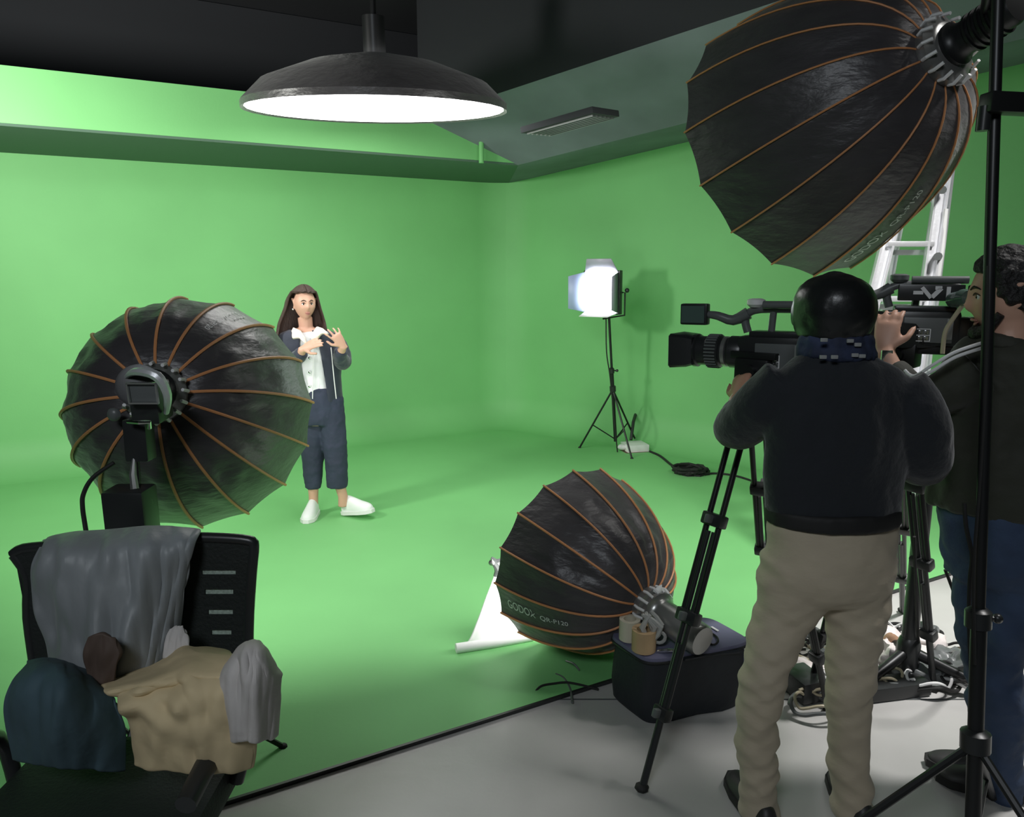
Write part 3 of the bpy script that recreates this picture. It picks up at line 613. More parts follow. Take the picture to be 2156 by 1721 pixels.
for lg, ft in ((legL, (660, 1068)), (legR, (722, 1066))):
    rows(bd, lg, .8, sd, .72); q = lg[-1]; bd.tube([P((q[0] + q[1]) / 2, q[2] - 20, q[3]), P(ft[0], 1045, q[3]), P(ft[0], ft[1], q[3])], [.043, .034, .034], 12)
wr1, wr2 = P(638, 735, Y - .26), P(722, 728, Y - .24)
bd.tube([P(603, 714, Y + .02), P(599, 745, Y), P(604, 768, Y - .06), P(628, 752, Y - .20), wr1], [.045, .040, .036, .030, .026], 12, smooth=2)
bd.tube([P(702, 714, Y + .02), P(717, 738, Y), P(721, 760, Y - .05), P(717, 750, Y - .17), wr2], [.045, .040, .036, .030, .026], 12, smooth=2)
hand(bd, wr1, (.85, -.15, .42), (.2, .8, -.5), .9, curl=(.25, .3, .35, .4), spread=.10, thumb=-1)
hand(bd, wr2, (-.42, -.25, .75), (-.55, .6, .3), .9, curl=(.15, .25, .55, .7), spread=.35, thumb=1)
hc = P(641, 640, Y - .02); hfw = V((.50, -.86, -.03))
fr = head(bd, hc, hfw, h=.108, w=.072, dpt=.088)
wo = finish(bd, 'person', 'skin', None, .006, it=2); wo['_o'] = V((0, 0, 0))
tag(wo, 'long-haired person in navy jacket and white sneakers gesturing on the green floor', 'person')
face(wo, hc, fr, .108, .072, .088)
m = MB(); rows(m, [(626, 672, 698, Y, .8), (606, 698, 708, Y, .56), (601, 706, 724, Y, .56), (606, 708, 760, Y, .62), (616, 708, 800, Y, .66), (624, 712, 828, Y, .66)], .6, sd, .95)
finish(m, 'white_top', 'white_shirt', wo, .007, .012, .06)
m = MB(); rows(m, hips, .62, sd, 1.02); rows(m, legL, .8, sd, 1.03); rows(m, legR, .8, sd, 1.03); finish(m, 'trousers', 'navy_denim', wo, .008, .016, .08)
# open jacket: a lofted shell with a gap at the front, sleeves, collar
m = MB(); fx = V((sd.y, -sd.x, 0)); fx = V((.30, -.95, 0)).normalized(); rg = []
jr = [(612, 676, 694, .85, .30), (590, 705, 704, .58, .30), (587, 714, 724, .56, .30), (594, 716, 760, .60, .34), (605, 716, 800, .66, .38), (616, 720, 850, .68, .42)]
for xl, xr, y, k, gap in jr:
    c = (P(xl, y, Y) + P(xr, y, Y)) / 2; w_ = (P(xr, y, Y) - P(xl, y, Y)).length / 2 * 1.0; row = []
    for q in range(31):
        t = gap + (2 * PI - 2 * gap) * q / 30; row.append(c + (fx * math.cos(t) * k * w_ * .95 + sd * math.sin(t) * w_) + V((0, 0, 0)))
    rg.append(row)
rg2 = []
for i in range(len(rg) - 1):
    for t in (0, .33, .66): rg2.append([a_.lerp(b_, t) for a_, b_ in zip(rg[i], rg[i + 1])])
rg2.append(rg[-1]); m.loft(rg2, cap=False, closed=False)
jk = m.build('jacket', 'navy_jacket', wo, mods=[('SOLIDIFY', dict(thickness=.016, offset=0)), ('SUBSURF', dict(levels=1, render_levels=1)), ('DISPLACE', dict(texture=clouds(.07), strength=.012, texture_coords='LOCAL'))])
for pts, rr in (([P(603, 712, Y + .02), P(598, 745, Y), P(603, 772, Y - .06), P(628, 752, Y - .20), P(636, 742, Y - .24)], [.062, .062, .058, .048, .042]),
                ([P(702, 712, Y + .02), P(718, 736, Y), P(722, 762, Y - .04), P(716, 752, Y - .16), P(719, 738, Y - .21)], [.062, .058, .060, .046, .042])):
    m = MB(); m.tube(pts, rr, 16, smooth=4); finish(m, 'sleeve', 'navy_jacket', jk, .008, .014, .06)
for sgn, pts in ((1, [(634, 697), (618, 690), (613, 700), (616, 714), (630, 712), (640, 722), (647, 730), (643, 712)]), (-1, [(660, 700), (668, 688), (680, 692), (692, 702), (690, 706), (678, 703), (668, 716), (662, 730), (656, 716)])):
    m = MB(); n_ = len(pts); vs = [P(x, y, Y - (.13 if y > 700 else .08)) for x, y in pts]; m.add(vs, [tuple(range(n_))])
    m.build('fleece_collar', 'cream_fleece', jk, mods=[('SOLIDIFY', dict(thickness=.02, offset=0)), ('REMESH', dict(mode='VOXEL', voxel_size=.005, use_smooth_shade=True)), ('SMOOTH', dict(factor=.6, iterations=4))])
for y in (754, 784, 814):
    m = MB(); q = P(652, y, Y - .145 + (y - 754) * .0002); m.lathe(q, (0, -1, 0), [(.009, -.004), (.009, .003), (.005, .005)], 12); m.build('button', 'chrome', jk)
for x0_, x1_ in ((660, 658), (697, 708)):
    MB().tube([P(x0_, 732, Y - .15), P((x0_ + x1_) / 2, 790, Y - .15), P(x1_, 840, Y - .15)], .0035, 6, smooth=3).build('zip_edge', 'white_lining', jk)
m = MB(); ec = hc + fr[1] * -.07 * -1 if False else hc + fr[1] * .080 - fr[0] * 0 - fr[2] * .035; m.ball(ec, .008, seg=8); m.build('earring', 'chrome', wo)
# hair: cap and long falls
f, r, up = fr; m = MB()
rg = []
for i in range(19):
    v = i / 18; row = []
    for k in range(33):
        t = -PI + 2 * PI * k / 32                                   # 0 = back of the head
        ad = abs(t) / PI
        if v < .5:
            a_ = v / .5 * PI * .55; sx = math.sin(a_); x, y, z = sx * math.sin(t), -sx * math.cos(t), math.cos(a_)
            if ad > .52: a2_ = min(a_, PI * (.27 - .02 * 0)); x, y, z = math.sin(a2_) * math.sin(t), -math.sin(a2_) * math.cos(t), math.cos(a2_)
            p = hc + r * (x * .092) + f * (y * .106) + up * (z * .124)
        else:
            q = (v - .5) / .5; tt = max(-.60 * PI, min(.60 * PI, t)); x, y = math.sin(tt), -math.cos(tt)
            if ad > .60:
                a2_ = PI * .27; x, y, z = math.sin(a2_) * math.sin(t), -math.sin(a2_) * math.cos(t), math.cos(a2_); p = hc + r * (x * .092) + f * (y * .106) + up * (z * .124)
            else:
                fl = 1 + .45 * q; p = hc + r * (x * .090 * fl) + f * (y * .10 * (1 + .05 * q)) + V((0, 0, -.02 - .25 * q)) 
        lf = max(0, min(1, (v - .22) / .5)); sx_ = -math.sin(t)
        if sx_ < 0: p = p + V((-.066 * lf * -sx_, -.05 * max(0, v - .5) * 2 * -sx_, 0))
        else: p = p + V((.028 * lf * sx_, -.03 * max(0, v - .5) * 2 * sx_, 0))
        p = p + (p - hc).normalized() * noise.noise(V((t * 6, v * 1.5, 3))) * .012
        row.append(p)
    rg.append(row)
# keep only the faces of the real hair (no bridge across the face)
n = 33; vs = [p for rw_ in rg for p in rw_]; fs = []
for i in range(18):
    for k in range(32):
        ad = abs((k + .5) / 32 * 2 - 1)
        if (i + .5) / 18 < .5 or ad < .585: fs.append((i * n + k, i * n + k + 1, (i + 1) * n + k + 1, (i + 1) * n + k))
m.add(vs, fs); m.build('hair', 'hair_brown', wo, mods=[('SOLIDIFY', dict(thickness=.016, offset=0)), ('SUBSURF', dict(levels=1, render_levels=1))])
# sneakers
def shoe(name, par, heel, toe, m_, w_=.048, hgt=.085, lift=0):
    heel, toe = V(heel), V(toe); d = (toe - heel); L_ = d.length; Mx = frame(heel, d, (0, 0, 1)); mb = MB(); mb.M = Mx; rg = []
    for t, hw_, top in ((-.02, .5, .6), (.05, .72, .95), (.2, .8, 1.05), (.4, .85, .9), (.6, 1, .68), (.8, 1.02, .55), (.93, .8, .45), (1.0, .35, .3)):
        x = t * L_; a_ = w_ * hw_; h_ = hgt * top; rg.append([V((x, -a_, 0)), V((x, -a_ * 1.0, h_ * .35)), V((x, -a_ * .8, h_ * .75)), V((x, -a_ * .35, h_)), V((x, a_ * .35, h_)), V((x, a_ * .8, h_ * .75)), V((x, a_, h_ * .35)), V((x, a_, 0))])
    mb.loft(rg); s_o = mb.build(name, m_, par, mods=[('SUBSURF', dict(levels=2, render_levels=2))])
    sb = MB(); sb.M = Mx; sb.loft([[V((x * L_, y * w_ * 1.07, z)) for x, y in ((-.04, -.5), (.1, -.8), (.4, -.88), (.65, -1.02), (.88, -.9), (1.02, -.35), (1.02, .35), (.88, .9), (.65, 1.02), (.4, .88), (.1, .8), (-.04, .5))] for z in (-.006, .02)])
    sb.build('sole', 'white_lining' if m_ == 'white_shoe' else 'rubber', s_o)
    return s_o
g1 = G(661, 1052) ; g1 = V((-1.425, 5.14, .02)); shoe('sneaker', wo, g1, g1 + V((.0, -.245, 0)), 'white_shoe', .05, .12)
h2 = V((-1.205, 5.10, .022)); shoe('sneaker', wo, h2, h2 + V((.225, -.10, .045)), 'white_shoe', .052, .13)
# --- operator in black sweater
Y = 2.05
tr = [(1692, 1826, 738, Y), (1668, 1852, 757, Y, .6), (1640, 1893, 776, Y, .5), (1622, 1926, 810, Y, .45), (1616, 1930, 860, Y, .45), (1612, 1915, 930, Y, .5), (1610, 1902, 1020, Y, .52), (1612, 1892, 1060, Y, .58), (1618, 1886, 1092, Y, .6)]
hp = [(1620, 1886, 1090, Y, .6), (1614, 1884, 1150, Y, .66), (1604, 1880, 1200, Y, .68), (1602, 1874, 1232, Y, .62), (1625, 1850, 1262, Y, .45)]
l1 = [(1612, 1752, 1170, Y, .9), (1602, 1745, 1215, Y, .95), (1598, 1738, 1255, Y, .85), (1590, 1706, 1300, Y, .9), (1580, 1686, 1345, Y - .02, .95), (1568, 1660, 1400, Y - .03, 1), (1558, 1645, 1451, Y - .03, 1), (1556, 1636, 1530, Y, 1), (1558, 1634, 1620, Y + .03, 1), (1560, 1640, 1715, Y + .05, 1.05)]
l2 = [(1735, 1880, 1170, Y, .9), (1735, 1876, 1215, Y, .95), (1737, 1868, 1255, Y, .85), (1744, 1860, 1300, Y, .9), (1744, 1852, 1350, Y, .92), (1744, 1843, 1400, Y, .95), (1742, 1834, 1451, Y, 1), (1746, 1828, 1530, Y + .02, 1), (1752, 1828, 1620, Y + .04, 1), (1754, 1834, 1715, Y + .06, 1.05)]
X1 = V((1, .05, 0))
bd = MB(); rows(bd, tr, .5, X1, .84); rows(bd, hp, .6, X1, .88); rows(bd, l1, .9, X1, .75); rows(bd, l2, .9, X1, .75)
hc = P(1755, 664, Y + .02); hf = V((-.62, .78, -.12))
bd.tube([P(1757, 775, Y), P(1757, 735, Y + .01), hc - V((0, 0, .03))], [.075, .060, .062], 16)
fr = head(bd, hc, hf, .106, .078, .094)
wr = P(1553, 842, 2.42)
bd.tube([P(1650, 805, Y + .02), P(1600, 850, Y + .05), P(1556, 900, Y + .13), P(1548, 880, Y + .26), wr], [.055, .05, .042, .036, .028], 12, smooth=2)
hand(bd, wr, (.25, .5, .75), (.8, .3, -.4), 1.0, curl=(.8, .85, .9, .95), thumb=1)
wr_ = P(1870, 900, 2.42)
bd.tube([P(1900, 815, Y + .02), P(1930, 890, Y), P(1938, 970, Y + .03), P(1905, 940, Y + .22), wr_], [.055, .05, .042, .036, .028], 12, smooth=2)
hand(bd, wr_, (-.4, .6, .5), (-.5, -.2, -.7), 1.0, curl=(.8, .85, .9, .95), thumb=-1)
for q in (l1[-1], l2[-1]): bd.tube([P((q[0] + q[1]) / 2, q[2] - 40, q[3]), P((q[0] + q[1]) / 2, q[2], q[3])[:2] + (.05,)], [.045, .04], 10)
m1 = finish(bd, 'person', 'skin_tan', None, .0075, it=2); m1['_o'] = V((0, 0, 0))
tag(m1, 'person seen from behind in black sweater, khaki trousers and black cap at the camcorder', 'person')
m = MB(); rows(m, tr, .5, X1, 1.0, wr=.007, wk=(9, 3))
m.tube([P(1662, 808, Y + .02), P(1612, 850, Y + .05), P(1560, 895, Y + .13), P(1545, 898, Y + .22), P(1552, 862, Y + .33)], [.088, .083, .072, .06, .045], 18, smooth=4)
m.tube([P(1885, 818, Y + .02), P(1922, 870, Y), P(1942, 930, Y), P(1940, 972, Y + .03), P(1915, 960, Y + .15), P(1890, 925, Y + .3)], [.088, .085, .080, .074, .062, .05], 18, smooth=4)
sw = finish(m, 'sweater', 'sweater', m1, .0085, .014, .12, it=4)
m = MB(); q = tr[-1]; rows(m, [(1612, 1892, 1062, Y, .64), (1612, 1892, 1098, Y, .66)], .6, X1, 1.02); finish(m, 'waistband', 'rubber', sw, .008)
m = MB(); rows(m, hp, .62, X1, 1.0, wr=.006, wk=(3, 14)); rows(m, l1, .9, X1, 1.0, wr=.015); rows(m, l2, .9, X1, 1.0, wr=.012); finish(m, 'trousers', 'khaki', m1, .0075, .012, .12, it=3)
m = MB(); rows(m, [(1690, 1836, 700, Y + .01, .85), (1682, 1838, 722, Y + .01, .85), (1680, 1840, 745, Y, .8), (1678, 1846, 758, Y, .72)], .8, X1, 1.0)
sc_ = finish(m, 'scarf', 'scarf', m1, .008, .02, .04)
for x, y in ((1735, 716), (1790, 718), (1806, 726), (1733, 752), (1757, 752), (1800, 748), (1815, 750)):
    m = MB(); m.M = Matrix.Translation(P(x, y, Y - .104 + abs(x - 1758) * .0005)); m.box((0, 0, 0), (.018, .006, .010), bev=.3); m.build('pale_patch', 'grey_print', sc_)
# cap: a smooth shell over the skull, and headphones
f, r, up = fr; m = MB(); c0 = P(1755, 655, Y + .02)
m.loft([ring(c0 + V((0, 0, z)), V((1, 0, 0)) * a_, V((0, 1, 0)) * b_, 28) for z, a_, b_ in ((-.075, .088, .092), (-.05, .100, .105), (-.02, .108, .116), (.01, .110, .120), (.04, .104, .115), (.065, .092, .102), (.085, .070, .078), (.098, .042, .046), (.104, .010, .010))])
finish(m, 'knit_cap', 'beanie', m1, .008, .006, .05)
m = MB(); pe = P(1690, 660, Y + .06); m.lathe(pe, (-.95, .1, 0), [(.030, -.025), (.042, -.01), (.042, .012), (.034, .024), (.01, .028)], 22); m.build('headphone_cup', 'beanie', m1)
m = MB(); m.tube([P(1690, 660, Y + .06), P(1712, 605, Y + .06), P(1757, 578, Y + .05), P(1805, 603, Y + .05), P(1826, 660, Y + .05)], .010, 10, smooth=5); m.build('headphone_band', 'black_plastic', m1)
for q in (l1[-1], l2[-1]):
    p = P((q[0] + q[1]) / 2, q[2], q[3]); p.z = .012; shoe('shoe', m1, p + V((0, -.09, 0)), p + V((-.03 if q is l1[-1] else .03, .19, 0)), 'dark_shoe', .05, .09)
# --- operator in olive jacket
Y = 2.22; X2 = V((.75, -.66, 0)).normalized()
tr = [(2062, 2158, 712, Y), (2030, 2200, 742, Y, .6), (2012, 2222, 790, Y, .55), (2003, 2226, 860, Y, .6), (1996, 2222, 950, Y, .6), (1988, 2216, 1030, Y, .62), (1988, 2212, 1078, Y, .62)]
hp = [(2006, 2206, 1062, Y, .7), (2004, 2208, 1120, Y, .74), (2008, 2206, 1180, Y, .72), (2014, 2204, 1225, Y, .6)]
l1 = [(2014, 2110, 1200, Y + .03, .9), (2018, 2106, 1290, Y + .03, .95), (2030, 2106, 1370, Y + .03, 1), (2042, 2110, 1451, Y + .04, 1), (2050, 2112, 1560, Y + .06, 1), (2056, 2116, 1660, Y + .08, 1)]
l2 = [(2082, 2200, 1200, Y - .02, .9), (2072, 2172, 1280, Y - .03, .95), (2066, 2152, 1370, Y - .03, 1), (2066, 2152, 1451, Y - .03, 1), (2070, 2146, 1560, Y - .02, 1), (2076, 2150, 1680, Y, 1)]
bd = MB(); rows(bd, tr, .5, X2, .84); rows(bd, hp, .6, X2, .88); rows(bd, l1, .9, X2, .75); rows(bd, l2, .9, X2, .75)
hc = P(2124, 622, Y); hf = V((-.93, .34, -.10))
bd.tube([P(2120, 735, Y), P(2126, 690, Y), hc - V((0, 0, .03))], [.075, .062, .06], 16)
fr = head(bd, hc, hf, .128, .078, .100)
wr = P(1862, 738, 2.36)
bd.tube([P(2055, 780, Y + .02), P(2000, 815, Y + .05), P(1935, 830, Y + .06), P(1890, 800, Y + .10), wr], [.055, .048, .042, .036, .027], 12, smooth=2)
hand(bd, wr, (.16, .22, .95), (.55, .8, -.1), .98, curl=(.5, .55, .55, .6), spread=.10, thumb=-1, tcurl=.5)
m2 = finish(bd, 'person', 'skin', None, .0065, it=2); m2['_o'] = V((0, 0, 0))
tag(m2, 'person in dark olive jacket and blue jeans gripping the farther camcorder', 'person')
face(m2, hc, fr, .128, .078, .100, 'hair_black')
m = MB(); rows(m, tr, .5, X2, 1.0, wr=.010, wk=(6, 6))
m.tube([P(2060, 785, Y - .02), P(2010, 815, Y), P(1950, 838, Y + .03), P(1905, 818, Y + .08), P(1872, 775, Y + .12)], [.082, .072, .062, .055, .044], 18, smooth=4)
jk = finish(m, 'jacket', 'olive_jacket', m2, .009, .025, .10)
m = MB(); rows(m, [(2060, 2150, 700, Y, .8), (2050, 2166, 730, Y, .8)], .8, X2, 1); finish(m, 'collar', 'olive_jacket', jk, .008, .01, .05)
for dy in (0, 11):
    MB().tube([P(2068, 722 + dy, Y - .10), P(2010, 742 + dy, Y - .10), P(1962, 770 + dy * 1.1, Y - .08), P(1925, 792 + dy * .8, Y - .04), P(1905, 780 + dy * .8, Y - .01)], .005, 8, smooth=5).build('white_piping', 'white_lining', jk)
m = MB(); rows(m, hp, .7, X2, 1.0, wr=.005, wk=(3, 12)); rows(m, l1, .95, X2, 1.0, wr=.009); rows(m, l2, .95, X2, 1.0, wr=.009); finish(m, 'jeans', 'denim', m2, .009, .028, .10)
f, r, up = fr; m = MB()
for i in range(420):
    a_ = random.uniform(0, PI * .62); b_ = random.uniform(0, 2 * PI); d = V((math.sin(a_) * math.cos(b_), math.sin(a_) * math.sin(b_), math.cos(a_)))
    if d.y > .42 and d.z < .62: continue
    if d.z < -.1 and d.y > -.2: continue
    p = hc + r * (d.x * .080) + f * (d.y * .104) + up * (d.z * .134); m.ball(p, random.uniform(.012, .020), seg=6)
m.ball(hc + up * .012 - f * .012, (.086, .100, .125)) if False else None
m.loft([ring(hc + up * z - f * .018, r * a_, f * b_, 24) for z, a_, b_ in ((-.04, .074, .078), (0, .084, .092), (.04, .086, .098), (.08, .076, .088), (.11, .055, .065), (.13, .028, .032), (.136, .005, .005))])
m.build('hair', 'hair_black', m2, mods=[('REMESH', dict(mode='VOXEL', voxel_size=.006, use_smooth_shade=True)), ('SMOOTH', dict(factor=.4, iterations=2))])
m = MB(); m.tube([hc + f * .035 + r * .066 - up * .05, hc + f * .07 + r * .04 - up * .095, hc + f * .085 - up * .105, hc + f * .07 - r * .04 - up * .095, hc + f * .035 - r * .066 - up * .05], [.012, .018, .022, .018, .012], 10, smooth=4); m.build('beard', 'hair_black', m2)
m = MB(); wc = P(1862, 742, 2.37); m.lathe(wc - V((0, 0, .022)), (0, 0, 1), [(.031, 0), (.034, .004), (.034, .020), (.031, .024)], 20); wt = m.build('watch_strap', 'leather', m2)
m = MB(); m.M = frame(wc + V((-.01, -.036, -.012)), (1, -.1, 0)); m.box((0, 0, 0), (.034, .010, .045), bev=.2); m.build('watch_case', 'chrome', wt)
m = MB(); rows(m, [(1846, 1886, 748, 2.36, 1), (1848, 1892, 775, 2.36, 1)], 1, V((1, 0, 0)), 1); finish(m, 'cuff', 'leather', jk, .006)
m = MB(); m.M = frame(P(1994, 946, 2.1), (1, 0, 0)); m.box((0, 0, 0), (.02, .008, .03)); m.build('belt_tag', 'white_lining', jk)
for q in (l1[-1], l2[-1]):
    p = P((q[0] + q[1]) / 2, q[2], q[3]); p.z = .012; shoe('shoe', m2, p + V((.08, -.03, 0)), p + V((-.19, .07, 0)), 'dark_shoe', .05, .09)
# white-green hose loop in front of the operator's face
tag(MB().tube([P(2050, 622, 2.3), P(2030, 640, 2.4), P(2006, 672, 2.42), P(1990, 700, 2.42), P(1984, 745, 2.42)], .007, 8, smooth=6).build('loop_cable', 'khaki_cable'), 'khaki loop of cable between the farther camcorder and the dark-haired operator', 'cable')
m = MB(); m.tube([P(2008, 632, 2.5), P(2030, 628, 2.42)], [.026, .028], 14); m.tube([P(2030, 628, 2.42), P(2042, 627, 2.37)], [.030, .024], 14)
tag(m.build('viewfinder_tube', 'screen_glass'), 'dark round eyepiece in front of the face of the operator in olive', 'eyepiece')
mat('slot_grey', (.34, .42, .36, 1), .6, bump=.2, scale=200, var=.25, vscale=160)
# ---------------------------------------------------------------- office chair with clothes
Yc = 1.78; ch = thing('office_chair', 'black office chair with a slotted backrest, draped with clothes', 'chair', (P(300, 1250, Yc).x, 1.6, 0))
def panel(pts, th, name, m_, par, Y, bulge=.0, holes=()):
    m = MB(); n = len(pts); a_ = [P(x, y, Y + bulge * (1 - ((x - 290) / 260) ** 2)) for x, y in pts]; bk = [p + V((0, th, 0)) for p in a_]
    m.add(a_ + bk, [tuple(range(n)), tuple(range(n, 2 * n))[::-1]] + [(i, (i + 1) % n, (i + 1) % n + n, i + n) for i in range(n)])
    return m.build(name, m_, par, smooth=False, mods=[('BEVEL', dict(width=.006, segments=2, limit_method='ANGLE'))])
# backrest right part, built as bars around four open slots
slots = [(425, 496, 1201, 1211), (431, 491, 1241, 1253), (438, 490, 1284, 1295), (445, 487, 1327, 1338)]
def strip(xl0, xr0, y0, xl1, xr1, y1): panel([(xl0, y0), (xr0, y0), (xr1, y1), (xl1, y1)], .03, 'backrest', 'chair_mesh', None, Yc) 
m = MB()
def quad(q, Y=Yc, th=.007):
    a_ = [P(x, y, Y) for x, y in q]; b_ = [p + V((0, th, 0)) for p in a_]
    m.add(a_ + b_, [(0, 1, 2, 3), (7, 6, 5, 4), (0, 4, 5, 1), (1, 5, 6, 2), (2, 6, 7, 3), (3, 7, 4, 0)])
quad([(395, 1132), (528, 1140), (526, 1201), (392, 1201)])
ys = [1201, 1211, 1241, 1253, 1284, 1295, 1327, 1338, 1385]
for i, (xl, xr, y0, y1) in enumerate(slots):
    quad([(392, y0), (xl, y0), (xl, y1), (392, y1)]); quad([(xr, y0), (526 - (y0 - 1201) * .03, y0), (526 - (y1 - 1201) * .03, y1), (xr, y1)])
    yn = ys[2 * i + 2]; quad([(392, y1), (526 - (y1 - 1201) * .03, y1), (526 - (yn - 1201) * .03, yn), (392, yn)])
quad([(60, 1175), (395, 1135), (395, 1390), (80, 1390)], Yc + .012, .02)
quad([(30, 1168), (100, 1150), (110, 1390), (72, 1390)], Yc, .03)
m.build('backrest', 'chair_mesh', ch, smooth=False)
fm = MB(); fm.tube([P(395, 1132, Yc + .01), P(470, 1134, Yc + .01), P(524, 1139, Yc + .01), P(534, 1150, Yc + .01), P(530, 1200, Yc + .01), P(524, 1290, Yc + .01), P(522, 1385, Yc + .01)], .014, 10, smooth=3)
fm.build('back_frame', 'black_plastic', ch)
fm = MB(); fm.tube([P(28, 1168, Yc + .01), P(50, 1156, Yc + .01), P(110, 1150, Yc + .01)], .014, 10, smooth=3); fm.tube([P(30, 1168, Yc + .01), P(58, 1215, Yc + .01), P(60, 1300, Yc + .01), P(72, 1390, Yc + .01)], .014, 10, smooth=3)
fm.build('back_frame', 'black_plastic', ch)
sx = P(300, 1250, Yc).x
MB().box((sx, 1.50, .50), (.52, .50, .09), bev=.35).build('seat', 'chair_mesh', ch)
MB().tube([(sx, 1.74, .48), (sx, 1.84, .60), (sx, 1.83, .86)], .03, 10, smooth=3).build('back_bracket', 'black_plastic', ch)
MB().tube([(sx, 1.5, .09), (sx, 1.5, .46)], .028, 14).build('gas_column', 'black_metal', ch)
for k in range(5):
    an = k * 2 * PI / 5 + .3; p = V((sx + math.cos(an) * .30, 1.5 + math.sin(an) * .30, .06)); lg = MB().tube([(sx, 1.5, .11), p + V((0, 0, .02))], [.03, .018], 10).build('leg', 'black_plastic', ch)
    MB().lathe(p + V((-.02, 0, -.03)), (1, 0, 0), [(.024, 0), (.028, .006), (.028, .034), (.024, .04)], 14).build('caster', 'rubber', lg)
for sg in (-1, 1):
    MB().tube([(sx + sg * .27, 1.62, .50), (sx + sg * .30, 1.62, .62), (sx + sg * .30, 1.45, .70), (sx + sg * .30, 1.30, .69)], [.018, .018, .025, .022], 10, smooth=3).build('armrest', 'black_plastic', ch)
# cloth helper: grid between rows of pixel points with folds
def cloth(name, label, cat, gridpx, m_, th=.012, fold=.02, fs=6, nx=48, ny=40, seed=0, parent=None, dirs=(1, .35)):
    R_ = len(gridpx); Cn = len(gridpx[0]); pts = [[P(*q) for q in rw_] for rw_ in gridpx]
    def ev(u_, v_):
        def cr(ps, t):
            t = t * (len(ps) - 1); i = min(int(t), len(ps) - 2); return spline(ps[max(i - 1, 0):i + 3], [1] * len(ps[max(i - 1, 0):i + 3]), 1) and catm(ps, i, t - i)
        return catm([catm(rw_, min(int(u_ * (Cn - 1)), Cn - 2), u_ * (Cn - 1) - min(int(u_ * (Cn - 1)), Cn - 2)) for rw_ in pts], min(int(v_ * (R_ - 1)), R_ - 2), v_ * (R_ - 1) - min(int(v_ * (R_ - 1)), R_ - 2))
    vs = []
    for j in range(ny + 1):
        for i in range(nx + 1):
            u_, v_ = i / nx, j / ny; p = ev(u_, v_)
            q = noise.noise(V((u_ * fs * dirs[0] + seed, v_ * fs * dirs[1], seed))) + .5 * noise.noise(V((u_ * fs * 2.3 * dirs[0], v_ * fs * 2.3 * dirs[1] + seed, 1))); rd = abs(noise.noise(V((u_ * fs * .8 + v_ * 1.5, v_ * 1.2 + seed, 5))))
            p = p + V((0, -1, .3)) * fold * (q + (.35 - rd) * 1.2); vs.append(p)
    fs_ = [(j * (nx + 1) + i, j * (nx + 1) + i + 1, (j + 1) * (nx + 1) + i + 1, (j + 1) * (nx + 1) + i) for j in range(ny) for i in range(nx)]
    o = MB().add(vs, fs_).build(name, m_, parent, mods=[('SOLIDIFY', dict(thickness=th, offset=0)), ('SUBSURF', dict(levels=1, render_levels=1))])
    if cat: tag(o, label, cat)
    return o
def catm(p, i, t):
    p0, p1, p2, p3 = p[max(i - 1, 0)], p[i], p[i + 1], p[min(i + 2, len(p) - 1)]
    return .5 * ((2 * p1) + (p2 - p0) * t + (2 * p0 - 5 * p1 + 4 * p2 - p3) * t * t + (3 * p1 - p0 - 3 * p2 + p3) * t ** 3)
y = Yc
cloth('draped_jacket', 'grey shiny jacket draped over the office chair backrest', 'jacket',
      [[(92, 1160, y + .09), (150, 1136, y + .09), (230, 1128, y + .09), (310, 1122, y + .09), (370, 1120, y + .09), (418, 1122, y + .09)],
       [(86, 1142, y + .02), (145, 1126, y + .02), (235, 1120, y + .02), (310, 1113, y + .02), (372, 1114, y + .02), (424, 1120, y + .02)],
       [(62, 1185, y - .05), (140, 1165, y - .07), (232, 1160, y - .08), (300, 1158, y - .08), (368, 1155, y - .06), (408, 1148, y - .04)],
       [(66, 1240, y - .06), (140, 1230, y - .10), (232, 1230, y - .11), (300, 1230, y - .11), (362, 1228, y - .07), (396, 1222, y - .04)],
       [(86, 1310, y - .07), (150, 1310, y - .12), (232, 1310, y - .14), (300, 1312, y - .13), (352, 1310, y - .08), (380, 1320, y - .04)],
       [(100, 1370, y - .09), (160, 1378, y - .14), (232, 1385, y - .17), (300, 1388, y - .15), (340, 1388, y - .10), (375, 1365, y - .05)],
       [(112, 1440, y - .10), (170, 1450, y - .15), (232, 1455, y - .18), (290, 1456, y - .16), (328, 1450, y - .12), (352, 1425, y - .08)]],
      'grey_jacket', fold=.026, fs=7, nx=64, ny=48, seed=3)
cloth('reflection_patch', 'dull brown reflection painted as a patch low on the grey draped jacket', 'cloth',
      [[(190, 1340, 1.56), (215, 1332, 1.555), (245, 1345, 1.56)], [(180, 1372, 1.55), (215, 1372, 1.545), (256, 1375, 1.55)], [(184, 1402, 1.55), (215, 1412, 1.545), (248, 1400, 1.55)], [(190, 1432, 1.55), (215, 1440, 1.545), (244, 1430, 1.55)]], 'reflection_brown', fold=.006, fs=3, nx=20, ny=20, seed=13)
for xl, xr, y0_, y1_ in slots:
    mm = MB(); a0, a1, a2_, a3 = P(xl - 2, y0_ - 1, Yc + .0055), P(xr + 2, y0_ - 1, Yc + .0055), P(xr + 2, y1_ + 1, Yc + .0055), P(xl - 2, y1_ + 1, Yc + .0055)
    mm.add([a0, a1, a2_, a3], [(0, 1, 2, 3)]); mm.build('slot_mesh', 'slot_grey', ch, smooth=False, mods=[('SOLIDIFY', dict(thickness=.001))])
